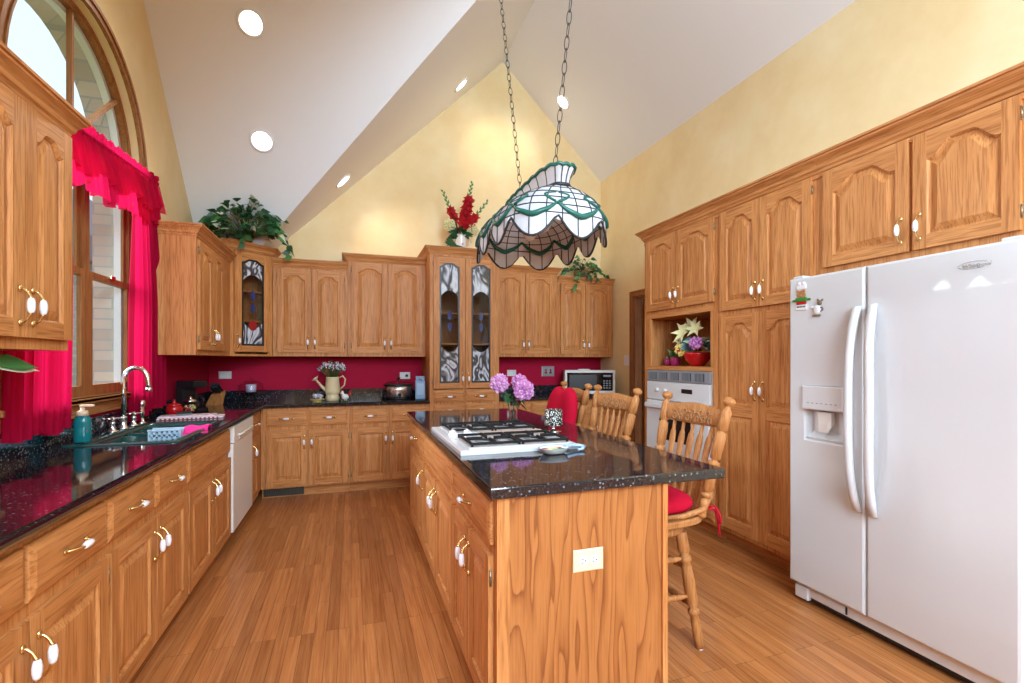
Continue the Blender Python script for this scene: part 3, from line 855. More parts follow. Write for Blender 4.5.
# ------------------------------------------------------------------ right wall tower
TF = 2.57; DT = XR-TF-.002
def right_unit(name, label, cat, ystart, group=None, z=0): return thing(name, label, cat, (TF, ystart, z), -pi/2, group)
G_T = 'tall oak cabinets on the right wall'
TT = 2.43
# oven tower
ya = 3.842
r = right_unit('oven_tower', 'tall oak oven cabinet with open niche of flowers', 'cabinet', ya, G_T)
w = ya-2.902
L = lambda y: ya-y
mb = MB()
NB, NT_ = 1.283, 1.705
ox0, ox1, oz0, oz1 = L(3.772), L(2.965), .44, 1.245
mb.box(0, w, 0, DT, 1.745, TT).box(0, w, 0, DT, .10, oz0-.005).box(0, w, .075, DT, 0, .10, 1)
mb.box(0, .035, 0, DT, oz0-.005, 1.745).box(w-.05, w, 0, DT, oz0-.005, 1.745).box(.035, w-.05, DT-.02, DT, oz0-.005, 1.745)
mb.box(.035, w-.05, 0, DT-.02, oz1+.004, NB, 1).box(.035, w-.05, 0, DT-.02, NT_, 1.745, 1)
mb.box(.035, ox0-.004, 0, .02, oz0-.005, oz1).box(ox1+.004, w-.05, 0, .02, oz0-.005, oz1)
mb.box(.035, L(3.75), 0, .02, NB, NT_).box(L(2.985), w-.05, 0, .02, NB, NT_)
mb.build('body', ['oak_v', 'oak_h'], r)
add_door(r, L(3.79), L(3.375), 1.77, 2.405, .06, 'r'); add_door(r, L(3.367), L(2.936), 1.77, 2.405, .06, 'l')
add_drawer(r, L(3.79), L(2.936), .13, .405)
# oven
r = thing('wall_oven', 'white built in wall oven with black window below the niche', 'oven', (TF, 3.772, .44), -pi/2)
ow = ox1-ox0; oh = oz1-oz0
MB().box(0, ow, .0, .45, 0, oh).build('body', 'cream_enamel', r)
mb = MB().box(0, ow, -.022, -.0005, oh-.093, oh, 0, .004)
for i in range(5): mb.box(.03+i*(ow-.05)/5, .03+i*(ow-.05)/5+.11, -.024, -.022, oh-.078, oh-.016, 1)
for i in range(5):
    for k in range(7): mb.box(.034+i*(ow-.05)/5+k*.015, .040+i*(ow-.05)/5+k*.015, -.026, -.024, oh-.078, oh-.016, 0)
mb.build('vent_grille', ['plastic_grey', 'black'], r)
p = MB().box(0, ow, -.026, -.0005, oh-.255, oh-.098, 0, .006).build('control_panel', 'white', r)
MB().box(ow*.60, ow*.76, -.0285, -.0262, oh-.18, oh-.145).build('clock_display', 'black_glass', p)
for i in range(2): MB().lathe([(.018, 0), (.016, .018), (.001, .019)], (ow*(.2+.14*i), -.026, oh-.17), (0, -1, 0)).build('knob', 'white', p)
dd = MB().box(.004, ow-.004, -.034, -.0005, .03, oh-.262, 0, .008).build('door', 'white', r)
MB().box(ow*.25, ow*.75, -.036, -.0342, .22, .40, 0).build('window', 'black_glass', dd)
MB().box(.03, ow-.03, -.075, -.055, oh-.325, oh-.285, 0, .008).box(.06, .09, -.058, -.034, oh-.32, oh-.29).box(ow-.09, ow-.06, -.058, -.034, oh-.32, oh-.29).build('handle', 'white', dd)
MB().box(0, ow, -.02, -.0005, 0, .026).build('trim', 'plastic_grey', r)
# pantry
ya = 2.900; w = ya-2.094
r = right_unit('pantry_cabinet', 'tall oak pantry cabinet between the oven and refrigerator', 'cabinet', ya, G_T)
body_box(r, w, DT, .10, TT, True)
for (z0, z1, mr, pl) in ((1.69, 2.405, None, 'upper'), (.135, 1.655, .985, 1.13)):
    add_door(r, L(2.865), L(2.512), z0, z1, .06, 'r', pl, midrail=mr)
    add_door(r, L(2.506), L(2.132), z0, z1, .06, 'l', pl, midrail=mr)
# above the refrigerator
ya = 2.092; w = ya-1.00
r = right_unit('wall_cabinet', 'wide oak cabinet above the white refrigerator', 'cabinet', ya, G_T, 1.825)
body_box(r, w, DT, 0, TT-1.825)
add_door(r, L(2.056), L(1.612), .035, 2.405-1.825, .07, 'r'); add_door(r, L(1.590), L(1.20), .035, 2.405-1.825, .07, 'l')
r = right_unit('side_panel', 'tall oak end panel at the right side of the refrigerator', 'cabinet', 1.04)
MB().box(0, .04, .0, DT, 0, 1.823).build('panel', 'oak_v', r)
# crown over the three tall units
for nm, (ya, xs) in zip(('oven_tower', 'pantry_cabinet', 'wall_cabinet'), ((3.842, [(0, DT), (0, 0), (.941, 0)]), (2.900, [(0, 0), (.807, 0)]), (2.092, [(0, 0), (1.092, 0)]))):
    r = [o for o in COL.objects if o.type == 'EMPTY' and o.name.split('.')[0] == nm][-1]
    zz = TT-.015-r.location.z
    add_crown(r, xs, zz, 1.15)
    MB().box(.0, xs[-1][0], -.010, -.0005, zz-.030, zz-.006, 0, .003).build('bead', 'oak_h', r)

# ------------------------------------------------------------------ worktops
def top_edge(mb, poly, z0=.8755, z1=.9145):
    """slab with a small eased edge"""
    n = len(poly); cx = sum(p[0] for p in poly)/n; cy = sum(p[1] for p in poly)/n
    P2 = [Vector(p) for p in poly]
    def off(e):
        out = []
        for i in range(n):
            d1 = (P2[i]-P2[i-1]).normalized(); d2 = (P2[(i+1) % n]-P2[i]).normalized()
            n1 = Vector((-d1.y, d1.x)); n2 = Vector((-d2.y, d2.x)); nn = n1+n2; nn = nn/(nn.length_squared/2)
            out.append(P2[i]+nn*e)
        return out
    rings = [[(q.x, q.y, z) for q in off(e)] for z, e in ((z0, .004), (z0+.004, 0), (z1-.005, 0), (z1-.0015, .0015), (z1, .005))]
    mb.loft(rings, 0, False)
LE_X, BE_Y = -.787, 5.088
SX0, SX1, SY0, SY1 = -1.262, -.868, 2.93, 3.74      # sink cut-out
mb = MB()
zt0, zt1 = .8755, .9145
x0 = XL+.001; yb = YB-.001
for (a, b, c, d) in ((x0, LE_X, .30, SY0), (x0, SX0, SY0, SY1), (SX1, LE_X, SY0, SY1), (x0, LE_X, SY1, yb), (LE_X, .784, BE_Y, yb)):
    mb.box(a, b, c, d, zt0, zt1)
mb.tube([(LE_X-.001, .3, zt0+.019), (LE_X-.001, BE_Y-.001, zt0+.019), (.784, BE_Y-.001, zt0+.019)], .0188, 8)
r = mb.build('countertop', 'granite', recalc=False)
tag(r, 'black granite L shaped worktop holding the sink under the window', 'countertop')
MB().box(x0, x0+.02, .30, yb, zt1+.0005, 1.016).box(x0+.02, .784, yb-.02, yb, zt1+.0005, 1.016).build('backsplash', 'granite', r)
mb = MB().box(1.555, XR-.001, BE_Y, yb, zt0, zt1).tube([(1.555, BE_Y-.001, zt0+.019), (XR-.001, BE_Y-.001, zt0+.019)], .0188, 8)
r = mb.build('countertop', 'granite', recalc=False); tag(r, 'black granite worktop under the microwave, right of the hutch', 'countertop')
MB().box(1.555, XR-.001, yb-.02, yb, zt1+.0005, 1.016).build('backsplash', 'granite', r)

# ------------------------------------------------------------------ island
IX0, IX1, IY0, IY1 = .462, 1.125, 1.548, 3.975
mb = MB(); top_edge(mb, [(.433, 1.518), (1.375, 1.518), (1.375, 4.005), (.433, 4.005)], .8765, .9155)
r = mb.build('countertop', 'granite'); tag(r, 'black granite island top with the cooktop set in it', 'countertop')
r = thing('kitchen_island', 'oak kitchen island with flat grained end panel', 'island', (IX0, IY1, 0), -pi/2)
Li = lambda y: IY1-y
w = IY1-IY0; d = IX1-IX0
MB().box(0, w-.012, 0, d, .10, .8755).box(0, w-.06, .06, d-.05, 0, .10, 1).build('body', ['oak_v', 'oak_h'], r)
mb = MB().box(w-.0115, w, .045, d, 0, .8755); mb.build('end_panel', 'oak_panel', r)
MB().box(w-.0115, w+.003, 0, .044, .0, .8755).build('corner_post', 'oak_v', r)
MB().box(w, w+.010, d-.018, d+.004, .0, .8755).build('corner_trim', 'oak_v', r)
for (a, b, hnd) in ((3.87, 3.135, True), (3.125, 2.215, False), (2.20, 1.585, True)):
    add_drawer(r, Li(a), Li(b), .705, .852, handle=hnd, name='drawer' if hnd else 'false_front')
for (a, b, sd) in ((3.87, 3.135, 'r'), (3.125, 2.675, 'r'), (2.665, 2.215, 'l'), (2.20, 1.90, 'r'), (1.89, 1.585, 'l')):
    add_door(r, Li(a), Li(b), .115, .668, 0, sd, 'base', st=.055)
# ------------------------------------------------------------------ refrigerator
FX, FY, FW = 2.338, 2.089, .995
r = thing('refrigerator', 'white side by side refrigerator with ice dispenser', 'refrigerator', (FX, FY, 0), -pi/2)
MB().box(.004, FW-.004, .066, .76, .02, 1.775, 0, .008).build('body', 'white', r)
xs = .425
def fridge_door(x0, x1):
    mb = MB()
    return mb
# freezer door with a recessed dispenser
dx0, dx1, dz0, dz1 = .093, .327, .90, 1.20
mb = MB()
R = []
def rr(x0, x1, z0, z1, y): return [(x0, y, z0), (x1, y, z0), (x1, y, z1), (x0, y, z1)]
mb.loft([rr(0, xs-.003, .105, 1.786, .060), rr(0, xs-.003, .105, 1.786, .012), rr(.004, xs-.007, .109, 1.782, .004), rr(.012, xs-.015, .117, 1.774, 0),
         rr(dx0, dx1, dz0, dz1, 0), rr(dx0+.008, dx1-.008, dz0+.012, dz1-.004, .014), rr(dx0+.02, dx1-.02, dz0+.05, dz1-.02, .052)], 0, False)
fd = mb.build('freezer_door', 'white', r)
mb = MB().loft([rr(dx0+.002, dx1-.002, 1.072, dz1-.002, .02), rr(dx0+.002, dx1-.002, 1.072, dz1-.002, -.014), rr(dx0+.008, dx1-.008, 1.078, dz1-.008, -.018)], 0, False)
cp = mb.build('control_panel', 'plastic_lt' if False else 'white', fd)
mb = MB()
for i in range(7): mb.box(dx0+.035+i*.026, dx0+.047+i*.026, -.0192, -.0181, 1.105, 1.109)
mb.build('button', 'plastic_grey', fd)
MB().loft([rr(dx0+.075, dx0+.145, 1.0, 1.068, .045), rr(dx0+.07, dx0+.15, .985, 1.06, .012), rr(dx0+.085, dx0+.135, .955, 1.0, .004)], 0, False).build('paddle', 'plastic_lt', fd)
mb = MB().box(dx0+.012, dx1-.012, .006, .05, dz0+.014, dz0+.024, 0, .002)
mb.build('drip_tray', 'white', fd)
mb = MB().loft([rr(xs+.003, FW, .105, 1.786, .060), rr(xs+.003, FW, .105, 1.786, .012), rr(xs+.007, FW-.004, .109, 1.782, .004), rr(xs+.015, FW-.012, .117, 1.774, 0)], 0, False)
rd = mb.build('refrigerator_door', 'white', r)
for nm, par, hx, z0, z1, ln in (('handle', fd, xs-.030, .605, 1.593, -.012), ('handle', rd, xs+.045, .60, 1.597, .012)):
    mb = MB(); rings = []
    for i in range(17):
        t = i/16; z = z0+(z1-z0)*t; bow = .048*(1-(2*t-1)**4)+.006; wd = .021
        bend = ln*(1-(2*t-1)**2)
        rings.append([(hx+bend-wd, -bow-.006, z), (hx+bend-wd*.6, -bow-.020, z), (hx+bend+wd*.6, -bow-.020, z), (hx+bend+wd, -bow-.006, z), (hx+bend+wd*.7, -max(bow-.012, .0005), z), (hx+bend-wd*.7, -max(bow-.012, .0005), z)])
    mb.loft(rings, 0, True); mb.build(nm, 'white', par)
mb = MB().box(.03, FW-.02, .03, .06, .045, .095).box(.02, .10, .02, .06, .02, .09, 0, .006).box(.03, FW-.02, .045, .06, .018, .04, 1)
mb.box(.12, .30, .026, .03, .052, .09).box(.305, .315, .028, .03, .052, .09, 1)
mb.build('kick_grille', ['white', 'black'], r)
MB().box(.01, .07, .02, .10, 1.787, 1.80, 0, .004).box(FW-.07, FW-.01, .02, .10, 1.787, 1.80, 0, .004).build('hinge_cover', 'white', r)
def text_mesh(name, body, size, mat, parent, loc, rot, ext=.0008, shear=.15, align='LEFT'):
    c = bpy.data.curves.new(name, 'FONT'); c.body = body; c.size = size; c.extrude = ext; c.shear = shear; c.align_x = align
    tmp = bpy.data.objects.new(name, c); COL.objects.link(tmp)
    bpy.context.view_layer.update()
    me = bpy.data.meshes.new_from_object(tmp.evaluated_get(bpy.context.evaluated_depsgraph_get()))
    bpy.data.objects.remove(tmp)
    me.materials.clear(); me.materials.append(M[mat])
    return link(name, me, parent, loc, rot)
text_mesh('logo', 'Whirlpool', .0225, 'steel', rd, (.812, -.0012, 1.702), (pi/2, 0, 0))
mb = MB().tube([(.850+.050*cos(a), -.001, 1.711+.014*sin(a)) for a in [pi*.15+i*.16 for i in range(32)]], .0008, 4)
mb.build('logo_swoosh', 'steel', rd)
# magnets
r = thing('fridge_magnet', 'bear chef magnet with green scarf on the refrigerator', 'magnet', (FX-.0005, 2.008, 1.69), -pi/2, 'refrigerator magnets')
mb = MB().prism([(.026*cos(a), 0, -.002+.026*sin(a)) for a in [i*pi/8 for i in range(16)]], (0, -.006, 0), 0)
for q in (-1, 1): mb.ball((q*.019, -.004, .022), .009, 0, 8, 5, (1, .5, 1))
mb.ball((0, -.007, -.006), .009, 0, 8, 5, (1, .4, .8)); mb.build('head', plain('bear_brown', (.42, .20, .07), .5), r)
MB().box(-.030, .030, -.005, 0, .030, .058, 0, .003).ball((-.012, -.003, .060), .012, 0, 8, 5, (1, .4, .8)).ball((.014, -.003, .060), .012, 0, 8, 5, (1, .4, .8)).build('hat', 'porcelain', r)
MB().box(-.034, .034, -.008, 0, -.036, -.014, 0, .003).box(-.056, .056, -.005, 0, -.034, -.022, 0, .002).build('scarf', plain('scarf_green', (.03, .22, .03), .6), r)
MB().box(-.030, .030, -.006, 0, -.052, -.036, 0, .002).build('shirt', 'red_glaze', r)
mb = MB().box(-.034, .034, -.004, 0, -.082, -.053, 0, .002); bd = mb.build('board', 'porcelain', r)
mb = MB()
for i in range(6): mb.box(-.026+i*.009, -.020+i*.009, -.0052, -.0041, -.068, -.060)
mb.build('lettering', 'leaf', bd)
r = thing('fridge_magnet', 'small white mouse magnet with brown ears on the refrigerator', 'magnet', (FX-.0005, 1.913, 1.60), -pi/2, 'refrigerator magnets')
MB().ball((0, -.004, 0), .026, 0, 12, 7, (.9, .2, 1)).ball((-.026, -.003, .014), .010, 0, 8, 5, (1.3, .3, .7)).build('body', 'porcelain', r)
brn = plain('mouse_brown', (.20, .14, .08), .6)
MB().ball((.016, -.006, .036), .014, 0, 10, 6, (1, .35, 1)).ball((.005, -.005, .052), .007, 0, 8, 5, (1, .4, 1)).ball((.030, -.005, .049), .007, 0, 8, 5, (1, .4, 1)).build('head', brn, r)
mb = MB().ball((-.012, -.006, -.028), .010, 0, 8, 5, (1.6, .4, .6)).ball((.012, -.006, -.030), .010, 0, 8, 5, (1.4, .4, .6)).tube([(.020, -.005, -.01), (.034, -.005, -.004), (.030, -.005, .012), (.020, -.005, .010)], .003, 6)
mb.build('foot', brn, r)

# ------------------------------------------------------------------ cooktop
CX0, CX1, CY0, CY1, CZ = .455, 1.030, 2.075, 2.885, .916
r = thing('cooktop', 'white gas cooktop with black grates set in the island', 'cooktop', (CX0, CY0, CZ))
cw, cl = CX1-CX0, CY1-CY0
mb = MB()
def rz(x0, x1, y0, y1, z): return [(x0, y0, z), (x1, y0, z), (x1, y1, z), (x0, y1, z)]
mb.loft([rz(0, cw, 0, cl, .0), rz(0, cw, 0, cl, .016), rz(.006, cw-.006, .006, cl-.006, .021)], 0, False)
mb.build('base', 'white', r)
bays = ((.025, .335), (.475, .785))
for (a, b) in bays:
    MB().loft([rz(.045, cw-.03, a, b, .0215), rz(.045, cw-.03, a, b, .026), rz(.055, cw-.04, a+.01, b-.01, .028)], 0, False).build('burner_bay', 'white', r)
    for bx in (.17, .42):
        bu = MB().lathe([(.062, 0), (.060, .002), (.040, .003), (.038, .005), (.001, .006)], (bx, (a+b)/2, .0282), seg=18, ).build('burner', 'plastic_grey', r)
        MB().lathe([(.030, 0), (.030, .003), (.001, .004)], (bx, (a+b)/2, .0343), seg=16).build('burner_cap', 'black', bu)
    mb = MB(); z = .041
    fx0, fx1, fy0, fy1 = .055, cw-.04, a+.012, b-.012; xm = (fx0+fx1)/2
    for (x0, x1) in ((fx0, xm-.003), (xm+.003, fx1)):
        for y in (fy0, fy1-.012): mb.box(x0, x1, y, y+.014, z-.006, z+.006, 0, .003)
        for x in (x0, x1-.012): mb.box(x, x+.012, fy0+.012, fy1-.012, z-.006, z+.006, 0, .003)
        xc = (x0+x1)/2; yc = (fy0+fy1)/2
        mb.box(x0+.012, xc-.028, yc-.005, yc+.005, z-.006, z+.010, 0, .002).box(xc+.028, x1-.012, yc-.005, yc+.005, z-.006, z+.010, 0, .002)
        mb.box(xc-.005, xc+.005, fy0+.012, yc-.028, z-.006, z+.010, 0, .002).box(xc-.005, xc+.005, yc+.028, fy1-.012, z-.006, z+.010, 0, .002)
        for q in (x0+.006, x1-.006):
            for k in (fy0+.006, fy1-.006): mb.box(q-.005, q+.005, k-.005, k+.005, .0285, z-.006)
    mb.build('grate', 'iron', r)
mb = MB().box(.19, cw-.02, .345, .465, .0215, .032, 0, .004)
mb.build('downdraft_cover', plain('warm_beige_enamel', (.66, .50, .40), .35), r)
for (kx, ky) in ((.05, .36), (.055, .45), (.125, .37), (.13, .44)):
    MB().lathe([(.026, 0), (.026, .006), (.019, .010), (.017, .024), (.001, .026)], (kx, ky, .0215), seg=16).box(kx-.004, kx+.004, ky-.017, ky+.017, .045, .052).build('knob', 'porcelain', r)

# items on the island
def petal_ball(mb, c, R, n, ms, size=.02, curl=.5):
    for i in range(n):
        z = 1-2*(i+.5)/n; a = i*2.39996
        d = Vector((sqrt(max(0, 1-z*z))*cos(a), sqrt(max(0, 1-z*z))*sin(a), z))
        d = (d+Vector((random.uniform(-.2, .2), random.uniform(-.2, .2), random.uniform(-.2, .2)))).normalized()
        t = d.cross(Vector((0, 0, 1)) if abs(d.z) < .9 else Vector((1, 0, 0))).normalized()
        t = (Matrix.Rotation(random.uniform(0, 6.28), 3, d)@t); u = d.cross(t)
        p = Vector(c)+d*R*random.uniform(.72, .98); s = size*random.uniform(.8, 1.25)
        q = [p-t*s*.5, p+u*s*.55+d*s*.25, p+t*s*.5+d*s*.1, p+d*s*.75+u*s*.1, p-u*s*.55+d*s*.2]
        mb.add(q, [(0, 1, 3), (1, 2, 3), (2, 4, 3), (4, 0, 3)], random.choice(ms))
def leaf(mb, base, direc, L, Wd, m=0, fold=.25, droop=.3, up=Vector((0, 0, 1)), m2=None):
    d = Vector(direc).normalized(); base = Vector(base)
    sd = d.cross(up)
    if sd.length < .05: sd = d.cross(Vector((1, .2, 0)))
    sd.normalize(); nn = sd.cross(d)
    ws = (0.12, .75, 1, .72, .30, .02); N = len(ws)
    mid, le, re = [], [], []
    for i, wv in enumerate(ws):
        t = i/(N-1); c = base+d*L*t-Vector((0, 0, 1))*droop*L*t*t
        mid.append(c); k = Wd*.5*wv
        le.append(c+sd*k+nn*k*fold); re.append(c-sd*k+nn*k*fold)
    vs = le+mid+re; fs = []; ms = []
    for i in range(N-1):
        fs += [(i, i+1, N+i+1, N+i), (N+i, N+i+1, 2*N+i+1, 2*N+i)]; ms += [m, m2 if m2 is not None else m]
    mb.add(vs, fs, ms, True)
VX, VY, VZ = 1.045, 3.11, .9165
r = thing('glass_vase', 'clear ribbed glass vase of pink flowers on the island', 'vase', (VX, VY, VZ))
mb = MB(); prof = [(.030, 0), (.032, .012), (.027, .04), (.032, .10), (.043, .150), (.052, .172)]
rings = [[(rr_*(1+.05*cos(6*2*pi*j/36))*cos(2*pi*j/36), rr_*(1+.05*cos(6*2*pi*j/36))*sin(2*pi*j/36), z) for j in range(36)] for rr_, z in prof]
inner = [[(p[0]*.9, p[1]*.9, p[2]+.002) for p in q] for q in reversed(rings)]
mb.loft(rings+inner, 0, True); mb.build('vessel', 'crystal', r)
def peony(label, off, h, R, seed, n=150):
    random.seed(seed)
    q = thing('pink_flower', label, 'flower', (VX, VY, VZ+.012), 0, 'pink flowers in the glass vase')
    top = Vector((off[0], off[1], h))
    MB().tube([(off[0]*-.15, off[1]*-.15, 0), (off[0]*.1, off[1]*.1, .15), (off[0]*.6, off[1]*.6, h*.75), top], .003, 6).build('stem', 'stem', q)
    mb = MB(); mb.ball(top, R*.72, 0, 10, 7); petal_ball(mb, top, R, int(n*1.6), [0, 0, 1], R*.40); petal_ball(mb, top, R*.85, n//2, [0, 0, 1], R*.4)
    mb.build('bloom', ['pink1', 'pink2'], q, recalc=False)
    mb = MB()
    for k in range(4):
        a = random.uniform(0, 6.28); leaf(mb, (off[0]*.3, off[1]*.3, h*.55+.02*k), (cos(a), sin(a), -.1), .085, .045, 0, .2, .6)
    mb.build('leaves', 'leaf', q)
peony('big pink bloom leaning left over the vase rim', (-.098, .0, .25), .250, .056, 3)
peony('pink bloom nearest the stools in the glass vase', (.052, -.07, .2), .205, .062, 4)
peony('pink bloom at the back of the glass vase, half hidden', (.062, .06, .25), .255, .048, 5, 120)

r = thing('candle_holder', 'sparkling mosaic goblet candle holder on the island', 'candle holder', (1.125, 2.61, .9165))
MB().lathe([(.046, 0), (.046, .004), (.012, .010), (.008, .02), (.008, .028), (.014, .035)], seg=20).build('foot', 'chrome', r)
MB().lathe([(.030, .0355), (.050, .037), (.052, .040), (.052, .128), (.049, .128), (.049, .045), (.001, .044)], seg=26, cap=True).build('cup', 'mosaic', r)
MB().lathe([(.040, 0), (.040, .055), (.001, .056)], (0, 0, .046), seg=20).build('candle', 'cream_petal', r)

r = thing('spoon_rest', 'white and blue ceramic spoon rest with painted lemons on the island', 'spoon rest', (.865, 2.000, .9165), radians(10))
mb = MB(); rings = []
for s_, z in ((.45, 0), (.75, .004), (1.0, .026), (1.03, .028), (.96, .026), (.72, .008), (.3, .005)):
    rings.append([(.075*s_*cos(2*pi*j/24), .055*s_*sin(2*pi*j/24), z) for j in range(24)])
mb.loft(rings, [0, 0, 1, 1, 0, 0], True); mb.build('bowl', ['ceramic', 'ceramic_pat'], r)
MB().tube([(.066, .01, .022), (.11, .03, .022), (.155, .03, .018), (.17, .005, .014), (.145, -.015, .010), (.12, -.012, .008)], [.012, .010, .009, .009, .007, .005], 8).build('handle', 'ceramic_pat', r)
mb = MB()
for (a, b, m_) in ((-.025, .0, 0), (.012, .012, 0), (.03, -.012, 1), (-.005, -.022, 1), (-.035, .02, 2), (.035, .018, 2)): mb.ball((a, b, .021), .016, m_, 8, 5, (1.2, .8, .12))
mb.build('painted_fruit', ['yellow_petal', 'leaf2', 'red_glaze'], r)

# outlet on the island end
def duplex(r, horizontal, plate='almond', rec='porcelain', w=.118, h=.078):
    w_, h_ = (w, h) if horizontal else (h, w)
    MB().loft([rr(-w_/2, w_/2, -h_/2, h_/2, 0), rr(-w_/2, w_/2, -h_/2, h_/2, -.003), rr(-w_/2+.005, w_/2-.005, -h_/2+.005, h_/2-.005, -.006)], 0, False).build('plate', plate, r)
    for q in (-1, 1):
        c = (q*.021, 0) if horizontal else (0, q*.021)
        rc = MB().prism([(c[0]+.0165*cos(i*pi/10), -.006, c[1]+.0155*sin(i*pi/10)) for i in range(20)], (0, -.002, 0)).build('receptacle', rec, r)
        mb = MB()
        for (u, v) in ((-.004, .0065), (-.004, -.0065)): mb.box(c[0]+u-.003, c[0]+u+.004, -.0085, -.0081, c[1]+v-.0015, c[1]+v+.0015) if horizontal else mb.box(c[0]+v-.0015, c[0]+v+.0015, -.0085, -.0081, c[1]-u-.004, c[1]-u+.003)
        mb.prism([(c[0]+(.008 if horizontal else 0)+.003*cos(i*pi/4), -.0081, c[1]-(0 if horizontal else .008)+.003*sin(i*pi/4)) for i in range(8)], (0, -.0004, 0))
        mb.build('slot', 'black', rc)
r = thing('electrical_outlet', 'almond electrical outlet on the flat grained island end panel', 'outlet', (.800, IY0-.0005, .625)); duplex(r, True)
for (x, z, lab) in ((-1.241, 1.179, 'white outlet on the crimson wall behind the knife block'), (.593, 1.155, 'pale outlet on the crimson wall above the slow cooker'), (1.895, 1.173, 'pale outlet on the crimson wall above the vase of pink flowers')):
    r = thing('electrical_outlet', lab, 'outlet', (x, YB-.0005, z), group='outlets on the crimson wall'); duplex(r, True, 'plastic_lt')
MB().box(.004, .034, -.03, -.008, -.014, .014, 0, .004).build('plug', 'black', [o for o in COL.objects if o.get('label', '').startswith('pale outlet on the crimson wall above the slow')][0])
r = thing('switch_plate', 'grey plate with two red toggles on the crimson wall by the microwave', 'switch', (2.383, YB-.0005, 1.190))
p = MB().loft([rr(-.085, .085, -.065, .065, 0), rr(-.085, .085, -.065, .065, -.005), rr(-.075, .075, -.055, .055, -.009)], 0, False).build('plate', plain('pewter', (.36, .34, .34), .4, .3), r)
for q in (-1, 1):
    mb = MB().ball((q*.032, -.011, .018), .014, 0, 8, 6, (1, .3, 1)).ball((q*.032, -.011, -.014), .018, 0, 8, 6, (1, .3, .9)).box(q*.032-.004, q*.032+.004, -.02, -.01, -.004, .008)
    mb.build('toggle', 'red_jewel', r)
r = thing('light_switch', 'white light switch on the cream wall beside the doorway', 'switch', (XR-.0005, 5.071, 1.329), -pi/2)
MB().loft([rr(-.055, .055, -.062, .062, 0), rr(-.055, .055, -.062, .062, -.003), rr(-.05, .05, -.057, .057, -.006)], 0, False).build('plate', 'porcelain', r)
for q in (-1, 1): MB().box(q*.023-.005, q*.023+.005, -.014, -.006, -.012, .010, 0, .002).build('toggle', 'porcelain', r)

# ------------------------------------------------------------------ bar stools
POST = [(0, .019), (.02, .024), (.06, .018), (.10, .023), (.145, .023), (.155, .013), (.165, .013), (.175, .026), (.195, .026), (.205, .013), (.215, .013), (.23, .024), (.36, .027), (.405, .023), (.41, .014), (.42, .014), (.43, .028), (.46, .028), (.47, .014), (.48, .014), (.49, .023), (.62, .026), (.70, .024), (.71, .016), (.72, .016), (.73, .025), (.88, .023), (.91, .013), (.925, .012), (.935, .022), (.955, .029), (.975, .028), (.99, .018), (1, .003)]
LEG = [(0, .026), (.05, .026), (.16, .028), (.20, .018), (.22, .028), (.25, .028), (.27, .018), (.30, .024), (.45, .028), (.60, .028), (.66, .018), (.68, .027), (.71, .027), (.73, .018), (.78, .022), (.94, .021), (1, .018)]
RUNG = [(0, .008), (.15, .010), (.25, .014), (.28, .009), (.31, .015), (.40, .013), (.5, .017), (.60, .013), (.69, .015), (.72, .009), (.75, .014), (.85, .010), (1, .008)]
